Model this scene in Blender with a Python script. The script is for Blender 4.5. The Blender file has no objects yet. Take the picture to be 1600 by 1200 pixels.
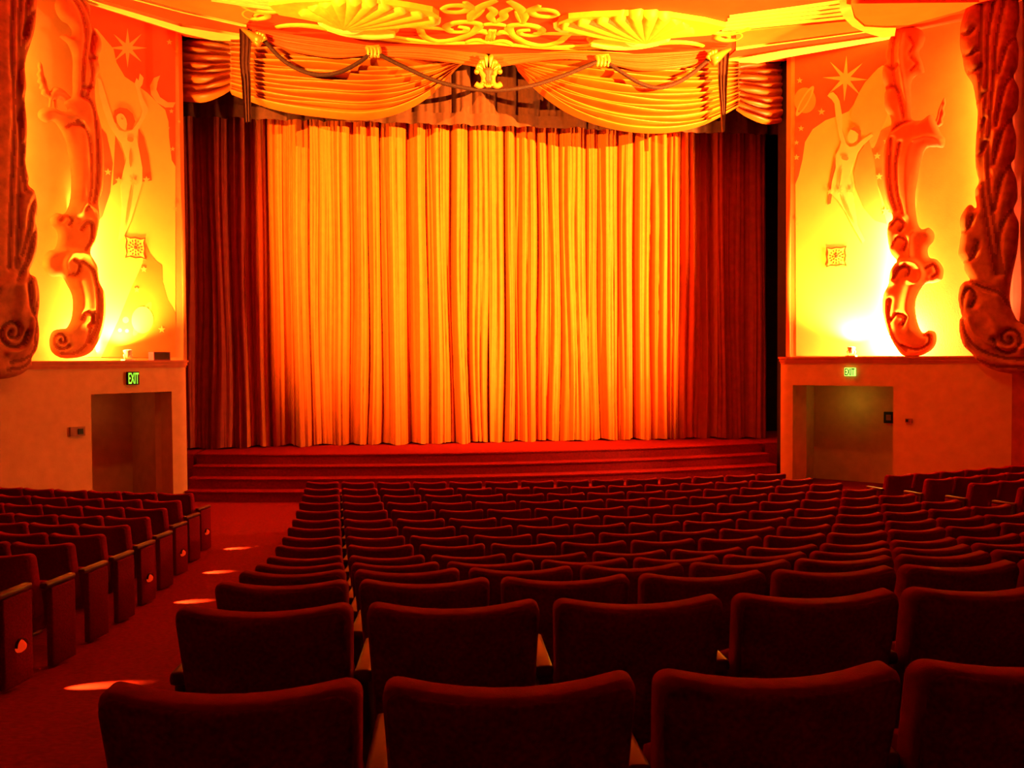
import bpy, bmesh, math, random
import numpy as np
from mathutils import Vector, Matrix, noise
C = bpy.context.scene.collection
PI = math.pi
random.seed(7)

# ------------------------------------------------------------------ camera
EYE = 2.72
F = 1400.0
cam_d = bpy.data.cameras.new('camera'); cam = bpy.data.objects.new('camera', cam_d); C.objects.link(cam)
cam_d.sensor_width = 36; cam_d.lens = 36*F/1600; cam_d.clip_start = .05; cam_d.clip_end = 200
PITCH = math.atan(40/F); ROLL = 0.0056
fwd = Vector((0, math.cos(PITCH), -math.sin(PITCH)))
r0 = Vector((1, 0, 0)); u0 = r0.cross(fwd)
right = (r0*math.cos(ROLL) - u0*math.sin(ROLL)).normalized()
up = right.cross(fwd).normalized()
cam.matrix_world = Matrix(((right.x, up.x, -fwd.x, 0), (right.y, up.y, -fwd.y, 0), (right.z, up.z, -fwd.z, EYE), (0, 0, 0, 1)))
bpy.context.scene.camera = cam
EYEP = Vector((0, 0, EYE))
def ray(px, py):
    return (right*((px-800)/F) + up*((600-py)/F) + fwd)
def hit(px, py, p0, n):
    d = ray(px, py)
    return EYEP + d*((p0-EYEP).dot(n)/d.dot(n))
def project(p):
    q = Vector(p)-EYEP; z = q.dot(fwd)
    if z < .05: return None
    return 800+F*q.dot(right)/z, 600-F*q.dot(up)/z

# ------------------------------------------------------------------ world, exposure, large lights
sc = bpy.context.scene
sc.view_settings.view_transform = 'Standard'; sc.view_settings.look = 'None'
sc.view_settings.gamma = 1; sc.view_settings.use_curve_mapping = False
sc.view_settings.exposure = 0.0
w = bpy.data.worlds.new('world'); sc.world = w; w.use_nodes = True
w.node_tree.nodes['Background'].inputs[0].default_value = (1, .3, .1, 1)
w.node_tree.nodes['Background'].inputs[1].default_value = 0.0
TH = math.radians(8.0)
UX = Vector((math.cos(TH), math.sin(TH), 0)); VX = Vector((-math.sin(TH), math.cos(TH), 0)); ZX = Vector((0, 0, 1))
OR = Vector((-.285, 18.05, 0))
def S(u, v, z=0): return OR + UX*u + VX*v + ZX*z
AMBER = (1, .36, .035)
def spot(name, loc, target, power, size, blend=.6, radius=.05, color=AMBER, parent=None):
    d = bpy.data.lights.new(name, 'SPOT'); d.energy = power; d.spot_size = math.radians(size); d.spot_blend = blend
    d.shadow_soft_size = radius; d.color = color
    o = bpy.data.objects.new(name, d); C.objects.link(o)
    o.rotation_euler = (Vector(target)-Vector(loc)).to_track_quat('-Z', 'Y').to_euler()
    o.location = Vector(loc)
    if parent: o.parent = parent; o.location = Vector(loc)-parent.location
    return o
def point(name, loc, power, radius=.1, color=AMBER):
    d = bpy.data.lights.new(name, 'POINT'); d.energy = power; d.shadow_soft_size = radius; d.color = color
    o = bpy.data.objects.new(name, d); C.objects.link(o); o.location = loc; return o
# two profile spotlights on the side walls of the hall, aimed across at the curtain
BOOTH = [(S(7.9, -10, 6.7), S(1.7, 2.4, 6.0), 98000, 50), (S(-7.7, -10, 6.7), S(-.9, 2.4, 6.2), 34000, 50)]
for a, b, pw, sz in BOOTH: spot('curtain_spot', a, b, pw, sz, .9, .003)
# added unseen fill lamps under the ceiling, lifting the dim splayed walls
for a, b, pw in ((S(-3.0, -6.0, 8.5), S(-7.6, -1.4, 3.6), 380), (S(3.0, -6.0, 8.5), S(7.6, -1.4, 3.6), 380)):
    spot('fill_wash', a, b, pw, 58, 1.0, .25)

# ------------------------------------------------------------------ materials
def mat(name, col, rough=.8, var=.12, scale=8, bump=.0, bscale=40, metal=0, emit=None, sheen=0, spec=.3):
    m = bpy.data.materials.new(name); m.use_nodes = True; nt = m.node_tree; b = nt.nodes['Principled BSDF']
    b.inputs['Roughness'].default_value = rough; b.inputs['Metallic'].default_value = metal
    b.inputs['Specular IOR Level'].default_value = spec
    tc = nt.nodes.new('ShaderNodeTexCoord')
    nz = nt.nodes.new('ShaderNodeTexNoise'); nz.inputs['Scale'].default_value = scale; nz.inputs['Detail'].default_value = 5
    nt.links.new(tc.outputs['Object'], nz.inputs['Vector'])
    rp = nt.nodes.new('ShaderNodeValToRGB')
    rp.color_ramp.elements[0].position = .3; rp.color_ramp.elements[1].position = .7
    rp.color_ramp.elements[0].color = tuple(max(0, c*(1-var)) for c in col)+(1,)
    rp.color_ramp.elements[1].color = tuple(min(1, c*(1+var)) for c in col)+(1,)
    nt.links.new(nz.outputs['Fac'], rp.inputs['Fac']); nt.links.new(rp.outputs['Color'], b.inputs['Base Color'])
    if bump:
        n2 = nt.nodes.new('ShaderNodeTexNoise'); n2.inputs['Scale'].default_value = bscale; n2.inputs['Detail'].default_value = 3
        nt.links.new(tc.outputs['Object'], n2.inputs['Vector'])
        bp = nt.nodes.new('ShaderNodeBump'); bp.inputs['Strength'].default_value = bump; bp.inputs['Distance'].default_value = .02
        nt.links.new(n2.outputs['Fac'], bp.inputs['Height']); nt.links.new(bp.outputs['Normal'], b.inputs['Normal'])
    if sheen:
        b.inputs['Sheen Weight'].default_value = sheen; b.inputs['Sheen Tint'].default_value = (1, .02, .05, 1)
    if emit:
        b.inputs['Emission Color'].default_value = tuple(emit[:3])+(1,); b.inputs['Emission Strength'].default_value = emit[3]
    return m
MT = dict(
    carpet=mat('red_carpet', (.23, .004, .007), .95, .25, 30, .4, 300, spec=.12),
    stage=mat('stage_carpet', (.28, .006, .006), .9, .2, 25, .3, 250, spec=.08),
    seat=mat('seat_velvet', (.26, .0009, .013), .8, .2, 40, .3, 400, sheen=.25, spec=.06),
    shell=mat('seat_back_cloth', (.19, .0008, .012), .85, .35, 90, .3, 500, spec=.06),
    metal=mat('seat_metal', (.09, .015, .012), .5, .2, 20),
    wood=mat('armrest_wood', (.11, .003, .007), .45, .2, 20),
    gold=mat('gold_velour', (.52, .095, .004), .75, .08, 6, .15, 60),
    swag=mat('gold_satin', (.54, .135, .008), .45, .08, 6, spec=.5),
    leg=mat('shaded_velour', (.3, .03, .012), .8, .15, 6),  # maroon cloth kept dark, standing in for the spotlight beams ending here
    pelmet=mat('brown_valance', (.10, .024, .009), .85, .15, 10),
    rope=mat('brown_rope', (.03, .005, .004), .7, .3, 40, .6, 60),
    jabot=mat('brown_ribbon', (.07, .012, .008), .6, .3, 12),
    plaster=mat('tan_plaster', (.62, .3, .14), .9, .08, 5, .15, 60),
    upper=mat('cream_plaster', (.8, .4, .12), .9, .06, 3, .1, 40),
    corner=mat('orange_plaster', (.7, .22, .06), .9, .06, 3, .1, 40),
    ledge=mat('red_moulding', (.55, .13, .05), .7, .1, 6),
    dark=mat('dark_backstage', (.03, .008, .006), .95, .2, 5),
    sidewall=mat('red_damask_wall', (.22, .02, .015), .9, .2, 4),
    rear=mat('rear_wall_paint', (.25, .05, .03), .9, .2, 4),
    ceil=mat('red_ceiling_paint', (.8, .065, .012), .85, .08, 3),
    soffit=mat('orange_soffit_paint', (.8, .2, .03), .85, .08, 3),
    pale=mat('pale_gilding', (.92, .8, .2), .55, .08, 5, spec=.4),
    gilt=mat('gilded_relief', (.86, .5, .045), .5, .15, 6, spec=.4),
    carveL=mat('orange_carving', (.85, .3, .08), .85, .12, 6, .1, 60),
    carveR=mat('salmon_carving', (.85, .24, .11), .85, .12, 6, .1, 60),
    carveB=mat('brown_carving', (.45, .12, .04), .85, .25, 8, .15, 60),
    sky=mat('mural_red_sky', (.72, .13, .04), .9, .06, 3),
    cream=mat('mural_cream_cloud', (.9, .64, .14), .9, .05, 2),
    cream2=mat('mural_pale_cloud', (.88, .52, .12), .9, .05, 2),
    hill=mat('mural_orange_hill', (.8, .22, .04), .9, .06, 3),
    figure=mat('mural_figure_skin', (.92, .74, .22), .9, .05, 4),
    shade=mat('mural_figure_shading', (.72, .34, .07), .9, .05, 4),
    hair=mat('mural_figure_hair', (.6, .16, .04), .9, .05, 4),
    star=mat('mural_star', (.9, .6, .16), .9, .05, 4),
    planet=mat('mural_planet', (.82, .4, .08), .9, .05, 4),
    goldmet=mat('gilt_metal', (.7, .36, .05), .32, .1, 10, metal=.6, spec=.6),
    redpaint=mat('red_lacquer', (.6, .06, .02), .5, .1, 10),
    grille=mat('grille_iron', (.3, .07, .012), .6, .1, 10),
    hole=mat('grille_dark', (.05, .02, .01), .9, .1, 10),
    signbox=mat('sign_black', (.01, .012, .01), .6, .1, 10),
    signgreen=mat('sign_green_glow', (.2, .9, .1), .5, .02, 5, emit=(.28, 1, .05, 1.1)),
    signbright=mat('sign_bright_glow', (.3, .9, .2), .5, .02, 5, emit=(.42, 1, .12, 1.6)),
    box=mat('maroon_box', (.2, .02, .03), .7, .2, 30),
    lampwhite=mat('lamp_housing', (.85, .75, .5), .5, .05, 5),
    lens=mat('lamp_lens', (1, .7, .3), .4, .02, 5, emit=(1, .75, .3, 6)),
    aislelens=mat('aisle_lens', (.3, .02, .01), .4, .02, 5, emit=(1, .03, .003, .6), spec=0),
    plate=mat('wall_plate', (.3, .1, .05), .5, .1, 10),
)

# ------------------------------------------------------------------ mesh helpers
def new_obj(name, V, Fc, m, parent=None, smooth=False):
    """V in world space; origin goes to the base of the mesh (or to the parent's base)."""
    A = np.array([tuple(v) for v in V], dtype=float)
    if parent is None:
        base = Vector((A[:, 0].mean(), A[:, 1].mean(), A[:, 2].min()))
    else:
        base = parent.matrix_world.translation if False else Vector(parent.get('base', tuple(parent.location)))
    me = bpy.data.meshes.new(name)
    me.from_pydata((A-np.array(base)).tolist(), [], [list(map(int, f)) for f in Fc]); me.materials.append(m)
    if smooth: me.polygons.foreach_set('use_smooth', [True]*len(me.polygons))
    me.update()
    o = bpy.data.objects.new(name, me); C.objects.link(o)
    if parent: o.parent = parent
    if parent is None:
        o.location = base; o['base'] = tuple(base)
    else:
        o['base'] = tuple(base)
    return o
def strip_base():
    for o in bpy.data.objects:
        if 'base' in o: del o['base']
def empty(name, loc, label=None, cat=None, group=None, rz=0):
    o = bpy.data.objects.new(name, None); C.objects.link(o); o.location = loc; o.rotation_euler = (0, 0, rz)
    o.empty_display_size = .2; o['base'] = tuple(loc)
    if label: tag(o, label, cat, group)
    return o
def tag(o, label, cat=None, group=None):
    o['label'] = label
    if cat: o['category'] = cat
    if group: o['group'] = group
    return o
def struct(o, label=None):
    o['kind'] = 'structure'
    if label: o['label'] = label
    return o
class MB:
    def __init__(s): s.V = []; s.F = []
    def add(s, V, Fc):
        n = len(s.V); s.V += [Vector(v) for v in V]; s.F += [[i+n for i in f] for f in Fc]; return s
    def box(s, c, ax, ay, az, sx, sy, sz):
        c = Vector(c); P = []
        for k in (-1, 1):
            for j in (-1, 1):
                for i in (-1, 1): P.append(c+ax*(i*sx/2)+ay*(j*sy/2)+az*(k*sz/2))
        return s.add(P, [(0, 2, 3, 1), (4, 5, 7, 6), (0, 1, 5, 4), (2, 6, 7, 3), (0, 4, 6, 2), (1, 3, 7, 5)])
    def quad(s, a, b, c, d): return s.add([a, b, c, d], [(0, 1, 2, 3)])
    def plate(s, pts, n, th):
        """polygon slab: pts on the wall, thickness th along n"""
        k = len(pts); P = [Vector(p) for p in pts]; Q = [p+n*th for p in P]
        fs = [tuple(range(k, 2*k)), tuple(range(k-1, -1, -1))]+[(i, (i+1) % k, k+(i+1) % k, k+i) for i in range(k)]
        return s.add(P+Q, fs)
    def tube(s, pts, r, n=8, taper=None):
        P = [Vector(p) for p in pts]; V = []; Fc = []
        for i, p in enumerate(P):
            t = (P[min(i+1, len(P)-1)]-P[max(i-1, 0)]).normalized()
            a = t.cross(ZX) if abs(t.z) < .9 else t.cross(UX)
            a.normalize(); b = t.cross(a)
            rr = r*(taper[i] if taper else 1)
            for k in range(n):
                ang = 2*PI*k/n; V.append(p+a*(rr*math.cos(ang))+b*(rr*math.sin(ang)))
        for i in range(len(P)-1):
            for k in range(n):
                Fc.append((i*n+k, i*n+(k+1) % n, (i+1)*n+(k+1) % n, (i+1)*n+k))
        Fc.append(tuple(range(n-1, -1, -1))); Fc.append(tuple((len(P)-1)*n+k for k in range(n)))
        return s.add(V, Fc)
    def lathe(s, base, axis, prof, n=14, squash=None):
        """prof: list of (dist along axis, radius)"""
        axis = Vector(axis).normalized(); a = axis.cross(ZX) if abs(axis.z) < .9 else axis.cross(UX)
        a.normalize(); b = axis.cross(a); V = []; Fc = []
        for (h, r) in prof:
            for k in range(n):
                ang = 2*PI*k/n; V.append(Vector(base)+axis*h+a*(r*math.cos(ang))+b*(r*math.sin(ang)))
        m = len(prof)
        for i in range(m-1):
            for k in range(n): Fc.append((i*n+k, i*n+(k+1) % n, (i+1)*n+(k+1) % n, (i+1)*n+k))
        Fc.append(tuple(range(n-1, -1, -1))); Fc.append(tuple((m-1)*n+k for k in range(n)))
        return s.add(V, Fc)
    def build(s, name, m, parent=None, smooth=False): return new_obj(name, s.V, s.F, m, parent, smooth)
def catmull(P, n=8, closed=False):
    P = [np.array(p, float) for p in P]; N = len(P); out = []
    rng = range(N) if closed else range(N-1)
    for i in rng:
        if closed: a, b, c, d = P[(i-1) % N], P[i], P[(i+1) % N], P[(i+2) % N]
        else: a, b, c, d = P[max(i-1, 0)], P[i], P[i+1], P[min(i+2, N-1)]
        for k in range(n):
            t = k/n
            out.append(.5*((2*b)+(-a+c)*t+(2*a-5*b+4*c-d)*t*t+(-a+3*b-3*c+d)*t**3))
    if not closed: out.append(P[-1])
    return out
def resample(P, n):
    P = np.array(P, float); d = np.r_[0, np.cumsum(np.linalg.norm(np.diff(P, axis=0), axis=1))]
    t = np.linspace(0, d[-1], n)
    return np.stack([np.interp(t, d, P[:, k]) for k in range(P.shape[1])], 1)

# ------------------------------------------------------------------ room shell
HT = [(-9, -.55), (-4, .05), (0, .44), (.95, .545), (1.8, .652), (2.65, .73), (3.5, .87), (4.35, 1.03), (5.2, 1.19), (6.05, 1.335), (6.9, 1.44), (7.75, 1.54), (8.6, 1.62), (9.45, 1.695), (10.3, 1.745), (11.15, 1.79), (12, 1.83), (12.85, 1.865), (13.7, 1.89), (15, 1.905), (16.2, 1.91), (40, 1.91)]
CH = .81
def floor_z(d): return EYE-np.interp(d, [a for a, b in HT], [b for a, b in HT])-CH
def d_eff(x, y): return y-(x+1.2)**2/38
mb = MB(); xs = np.linspace(-13, 13, 53); ys = np.linspace(-7.5, 23, 123)
mb.V = [Vector((x, y, float(floor_z(d_eff(x, y))))) for y in ys for x in xs]
nx = len(xs); mb.F = [(j*nx+i, j*nx+i+1, (j+1)*nx+i+1, (j+1)*nx+i) for j in range(len(ys)-1) for i in range(nx-1)]
struct(mb.build('floor', MT['carpet'], smooth=True), 'dished red carpeted auditorium floor with sloping aisles')

ZC = EYE+6.34
HALF = 6.07
class Wall:
    """splayed wall beside the stage: t runs outwards from the stage corner"""
    def __init__(s, side):
        s.side = side; s.c = S(side*HALF, 0, 0)
        s.e = (UX*side-VX).normalized()                # outward along the wall
        s.n = (-UX*side-VX).normalized()               # into the auditorium
    def P(s, t, z, off=0): return s.c+s.e*t+s.n*off+ZX*z
    def px(s, x, y, off=0): return hit(x, y, s.c+s.n*off, s.n)
    def tz(s, p): return ((p-s.c).dot(s.e), p.z)
WL, WR = Wall(-1), Wall(1)
REC = -.32                        # upper wall sits back behind the ledge
LEDGE = EYE
DOORZ = 2.13
walls = {}
for Wd, side in ((WL, 'left'), (WR, 'right')):
    side_s = Wd.side; T1 = 3.5 if side_s < 0 else 4.25
    def slab(mb, t0, t1, z0, z1, o0, o1):
        c = (Wd.P(t0, z0, o0)+Wd.P(t1, z1, o1))/2
        mb.box(c, Wd.e, Wd.n, ZX, t1-t0, abs(o1-o0), z1-z0)
    dt0, dt1 = .27, 1.84
    if side == 'right': dt0, dt1 = .2, 2.2
    mb = MB()
    slab(mb, .12, dt0, -.05, LEDGE-.14, -.5, 0); slab(mb, dt1, T1, -.05, LEDGE-.14, -.5, 0); slab(mb, dt0, dt1, DOORZ, LEDGE-.14, -.5, 0)
    # rounded corner towards the stage opening, joined to the lower wall
    arc = []; R = .3
    cc = Wd.c+Wd.e*.12+Wd.n*(-R)
    a0 = math.atan2(Wd.n.y, Wd.n.x); a1 = math.atan2(VX.y*0+(-UX*Wd.side).y, (-UX*Wd.side).x)
    da = (a1-a0+PI) % (2*PI)-PI
    for k in range(9):
        a = a0+da*k/8; arc.append(cc+Vector((math.cos(a), math.sin(a), 0))*R)
    ring = arc+[arc[-1]+VX*.35+UX*Wd.side*.22, arc[-1]+VX*.4+UX*Wd.side*.5, cc+Wd.e*.2-Wd.n*.2]
    mb.plate([p-ZX*.05 for p in ring], ZX, LEDGE-.14+.05)
    wo = struct(mb.build('wall_'+side, MT['plaster']), 'tan plaster lower wall with dark exit passage beside the stage, '+side+' side')
    walls[side] = wo
    R2 = .16; c2 = S(side_s*(HALF+(.36 if side_s > 0 else .2)), 0); c2 = c2+VX*(-((c2-Wd.c).dot(Wd.n)-(REC-R2))/VX.dot(Wd.n)); tc2 = (c2-Wd.c).dot(Wd.e)
    arc2 = [c2+Vector((math.cos(a0+da*k/8), math.sin(a0+da*k/8), 0))*R2 for k in range(9)]
    ring2 = arc2+[arc2[-1]+VX*.2+UX*Wd.side*.15, arc2[-1]+VX*.22+UX*Wd.side*.4, c2+Wd.e*.12-Wd.n*.1]
    mb = MB(); mb.plate([p+ZX*(LEDGE-.1) for p in ring2], ZX, ZC-LEDGE+.2); o = mb.build('corner_column', MT['corner'], wo, True)
    for p in o.data.polygons: p.use_smooth = abs(p.normal.z) < .5
    mb = MB(); slab(mb, tc2, T1-.2, LEDGE-.1, ZC+.1, REC-.2, REC); mb.build('upper_wall', MT['upper'], wo)
    # ledge moulding: three stacked courses following wall and corner
    for (z0, z1, o) in ((LEDGE-.14, LEDGE-.10, .015), (LEDGE-.10, LEDGE-.04, .035), (LEDGE-.04, LEDGE, .06)):
        mb = MB(); slab(mb, .12, T1, z0, z1, -.55, o)
        g = [cc+(p-cc).normalized()*(R+o) for p in arc]+[arc[-1]+VX*.5+UX*Wd.side*(.26-o), arc[-1]+VX*.6+UX*Wd.side*.7, cc+Wd.e*.3-Wd.n*.25]
        mb.plate([p+ZX*z0 for p in g], ZX, z1-z0)
        mb.build('ledge_moulding', MT['ledge'], wo)
    # exit passage behind the opening
    dep = 1.5
    mb = MB()
    A, B = Wd.P(dt0, 0, -.5), Wd.P(dt1, 0, -.5); A2, B2 = Wd.P(dt0-.05, 0, -dep), Wd.P(dt1+.2, 0, -dep)
    for a, b in ((A, A2), (A2, B2), (B2, B)):
        mb.quad(a-ZX*.05, b-ZX*.05, b+ZX*(DOORZ+.01), a+ZX*(DOORZ+.01))
    mb.quad(A+ZX*DOORZ, B+ZX*DOORZ, B2+ZX*DOORZ, A2+ZX*DOORZ)
    mb.build('passage_lining', MT['plaster'], wo)
    # side wall running back along the hall
    p0, p1 = Wd.P(T1, 0, REC-.2), Wd.P(T1, 0, 0)
    q = p1; far = q-VX*24
    mb = MB(); mb.quad(q-ZX*.5, far-ZX*.5, far+ZX*(ZC+.5), q+ZX*(ZC+.5))
    mb.quad(Wd.P(T1, LEDGE-.2, 0), Wd.P(T1-.2, LEDGE-.2, REC-.2), Wd.P(T1-.2, ZC+.1, REC-.2), Wd.P(T1, ZC+.1, 0))
    mb.build('side_wall', MT['sidewall'], wo)
mb = MB(); a, b = WL.P(3.5, 0)-VX*22, WR.P(4.25, 0)-VX*21.4
mb.quad(a, b, b+ZX*(ZC+.5), a+ZX*(ZC+.5)); struct(mb.build('wall_back', MT['rear']), 'dark red rear wall of the auditorium')
mb = MB()
outer = [S(-HALF-2.6, -25), S(HALF+3.3, -25), S(HALF+3.3, -2.9), S(HALF+.2, .5), S(5.2, .78), S(-5.2, .78), S(-HALF-.2, .5), S(-HALF-2.6, -2.3)]
mb.plate([p+ZX*ZC for p in outer], ZX, .2)
ceil = struct(mb.build('ceiling', MT['ceil']), 'red painted ceiling with gilded relief ornament over the stage front')
# stage house: dark box behind the proscenium, and header above the opening
mb = MB()
q = [S(-9, 1.0), S(-9, 4.2), S(9, 4.2), S(9, 1.0)]
for i in range(3): mb.quad(q[i], q[i+1], q[i+1]+ZX*10.5, q[i]+ZX*10.5)
for s_ in (-1, 1):
    a, b, c = S(s_*9, 1.0), S(s_*(HALF+.32), 1.0), S(s_*(HALF+.32), .55)
    mb.quad(a, b, b+ZX*10.5, a+ZX*10.5); mb.quad(b, c, c+ZX*10.5, b+ZX*10.5)
mb.quad(*[p+ZX*10.5 for p in q])
a, b = S(-9, .8), S(9, .8); mb.quad(a+ZX*ZC, b+ZX*ZC, b+ZX*10.5, a+ZX*10.5)
struct(mb.build('wall_stage', MT['dark']), 'dark backstage walls behind the curtains')

# ------------------------------------------------------------------ stage with curved carpeted steps
st = empty('stage', S(0, 0, 0), 'low red carpeted stage with four gently curved steps below the curtain', 'stage')
def step_mesh(z0, z1, vedge, bow):
    N = 40; top = []
    for i in range(N+1):
        u = -HALF-.02+(2*HALF+.04)*i/N; top.append((u, vedge-bow*(1-(u/HALF)**2)))
    P = []; Fc = []; n = N+1
    prof = [(0, z0), (0, z1-.03), (-.025, z1-.025), (-.025, z1-.005), (-.015, z1), (.42 if z1 < .79 else 4.0, z1)]
    for (dv, z) in prof:
        for (u, v) in top:
            vv = v+dv if dv < 3 else 4.1
            P.append(S(u, vv, z))
    for k in range(len(prof)-1):
        for i in range(N): Fc.append((k*n+i, k*n+i+1, (k+1)*n+i+1, (k+1)*n+i))
    return P, Fc
for k in range(4):
    P, Fc = step_mesh(.2*k-.02, .2*(k+1), .0+.37*k, .8)
    o = new_obj('step' if k < 3 else 'stage_deck', P, Fc, MT['stage'], st)
for s_ in (-1, 1):
    mb = MB(); mb.box(S(s_*7.55, 2.6, .4), UX, VX, ZX, 2.8, 3.0, .8); mb.build('wing_deck', MT['stage'], st)

# ------------------------------------------------------------------ curtains
VC = 2.45
def uat(px, py, v):
    p = hit(px, py, S(0, v), VX); return (p-OR).dot(UX)
class Rnd:
    def __init__(s, seed): s.r = random.Random(seed)
def fold_fn(seed, u0, u1, wl=.34):
    """irregular hanging pleats: full rounded fronts, deep narrow valleys, finer gathers riding on them"""
    r = random.Random(seed)
    def knots(wl):
        ks = [u0-.5]
        while ks[-1] < u1+.8: ks.append(ks[-1]+r.uniform(.45, 1.6)*wl)
        return np.array(ks), [r.uniform(.45, 1.15) for _ in ks], [r.uniform(-.22, .22) for _ in ks]
    A, B, D = knots(wl), knots(wl*.36), knots(wl*.17)
    def lobe(K, uu):
        ks, dp, sk = K
        i = int(np.searchsorted(ks, uu))-1; i = max(0, min(len(ks)-2, i))
        t = (uu-ks[i])/(ks[i+1]-ks[i]); t = min(max(t, 0), 1)
        t = t+sk[i]*4*t*(1-t)*.5; t = min(max(t, 0), 1)
        return dp[i]*abs(math.sin(PI*t))**.65*min(1.3, (ks[i+1]-ks[i])/wl+.35)
    def f(u, z):
        g = max(0, 1-z/8)
        uu = u+.05*math.sin(.45*z+1.7*u)*g+.03*math.sin(.9*z+4.1*u)*g
        return lobe(A, uu)+.62*lobe(B, uu+.02*math.sin(z*.8+u*5))+.2*lobe(D, uu)-.75
    return f
def curtain(name, u0, u1, v, z0, z1, m, seed, amp=.3, wl=.40, parent=None, nz=14, step=.011, hem=.02):
    f = fold_fn(seed, u0, u1, wl); n = max(8, int((u1-u0)/step)); P = []; Fc = []
    for j in range(nz+1):
        z = z0+(z1-z0)*j/nz
        for i in range(n+1):
            u = u0+(u1-u0)*i/n; d = f(u, z)
            zz = z+(hem*math.sin(u*9+seed) if j == 0 else 0)
            P.append(S(u, v-amp*d*(.8+.35*(1-j/nz)), zz))
    for j in range(nz):
        for i in range(n): Fc.append((j*(n+1)+i, j*(n+1)+i+1, (j+1)*(n+1)+i+1, (j+1)*(n+1)+i))
    return new_obj(name, P, Fc, m, parent, True)
uL, uLm, uM, uRm, uR = uat(284, 500, VC), uat(388, 500, VC), uat(765, 500, VC), uat(1060, 500, VC), uat(1198, 500, VC)
tag(curtain('stage_curtain', uLm-.15, uM+.02, VC, .82, 9.2, MT['gold'], 3), 'left half of the tall pleated gold stage curtain', 'curtain', 'main stage curtains')
tag(curtain('stage_curtain', uM-.02, uR-.3, VC+.02, .82, 9.2, MT['gold'], 8), 'right half of the tall pleated gold stage curtain', 'curtain', 'main stage curtains')
tag(curtain('leg_curtain', uL-.5, uLm, VC-.32, .82, 9.2, MT['leg'], 21, .17, .34), 'maroon side curtain with shade in its colour, left edge of the stage', 'curtain', 'side curtains')
tag(curtain('leg_curtain', uat(1120, 500, VC-.3), uat(1198, 500, VC-.3), VC-.3, .82, 9.2, MT['leg'], 34, .17, .34), 'maroon side curtain with shade in its colour, right edge of the stage', 'curtain', 'side curtains')
VP = 1.75
pel = curtain('valance', -HALF-.8, HALF+.9, VP, 7.82, 10.0, MT['pelmet'], 55, .15, .46, None, 6, .03, .015)
tag(pel, 'brown pleated valance hanging across the top of the gold curtain', 'valance')
n_ = []
P = []; Fc = []
N = 220; f_ = fold_fn(55, -HALF-.8, HALF+.9, .46)
for j, zz in enumerate((7.80, 8.06)):
    for i in range(N+1):
        u = -HALF-.8+(2*HALF+1.7)*i/N; P.append(S(u, VP-.035-.15*f_(u, zz)*1.1, zz))
for i in range(N): Fc.append((i, i+1, N+2+i, N+1+i))
new_obj('hem_band', P, Fc, MT['pelmet'], pel, True)

# swags -----------------------------------------------------------------------
VS = .58
def swag(name, top, bot, v, m, folds, amp, label, group, nt=170, ns=70, bulge=.25, parent=None, vfun=None):
    """cloth between a top and a bottom curve (pixel polylines on the plane v), sagging folds run along it"""
    T = resample(catmull(top, 8), ns); B = resample(catmull(bot, 8), ns); P = []; Fc = []
    r = random.Random(len(label)*7+int(top[0][0]))
    ks = np.cumsum([r.uniform(.6, 1.4) for _ in range(folds)]); ks = np.r_[0, ks/ks[-1]]
    for j in range(nt):
        t = j/(nt-1)
        i = min(int(np.searchsorted(ks, t, side='right'))-1, folds-1); i = max(i, 0)
        ft = (t-ks[i])/(ks[i+1]-ks[i])
        d = math.sin(PI*ft)**.7 if 0 < ft < 1 else 0
        for k in range(ns):
            s = k/(ns-1)
            q = T[k]*(1-t)+B[k]*t
            vv = v if vfun is None else vfun(s)
            wob = 1+.25*math.sin(7*s+3*i)
            off = amp*d*wob*(.35+.65*math.sin(PI*min(max(s, .02), .98)))+bulge*math.sin(PI*s)*math.sin(PI*t*.7)
            p = hit(q[0], q[1], S(0, vv), VX)
            P.append(p-VX*off)
    for j in range(nt-1):
        for k in range(ns-1): Fc.append((j*ns+k, j*ns+k+1, (j+1)*ns+k+1, (j+1)*ns+k))
    o = new_obj(name, P, Fc, m, parent, True)
    tag(o, label, 'drape', group); return o
swag('swag_drape', [(362, 62), (440, 66), (540, 74), (640, 80), (745, 86)], [(362, 148), (430, 174), (500, 187), (570, 192), (625, 180), (672, 152), (715, 106)], VS, MT['swag'], 14, .42,
     'large gold swag with sagging folds on the left half of the stage top', 'large swags over the stage')
swag('swag_drape', [(798, 90), (890, 88), (980, 90), (1070, 92), (1152, 94)], [(808, 110), (842, 148), (890, 183), (955, 206), (1025, 212), (1090, 200), (1152, 168)], VS, MT['swag'], 14, .42,
     'large gold swag with sagging folds on the right half of the stage top', 'large swags over the stage')
swag('side_swag', [(280, 50), (320, 58), (362, 66)], [(280, 158), (318, 162), (345, 152), (362, 140)], VS+.5, MT['swag'], 9, .16,
     'small darker swag in the left top corner of the stage opening', 'small corner swags', 60, 30, .1, None, lambda s: .95-.37*s)
swag('side_swag', [(1150, 98), (1188, 96), (1228, 92)], [(1150, 172), (1168, 186), (1196, 196), (1230, 190)], VS+.5, MT['swag'], 9, .16,
     'small darker swag in the right top corner of the stage opening', 'small corner swags', 60, 30, .1, None, lambda s: .58+.37*s)
MT['drape'] = mat('orange_red_satin', (.6, .07, .012), .55, .08, 6)
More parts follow.
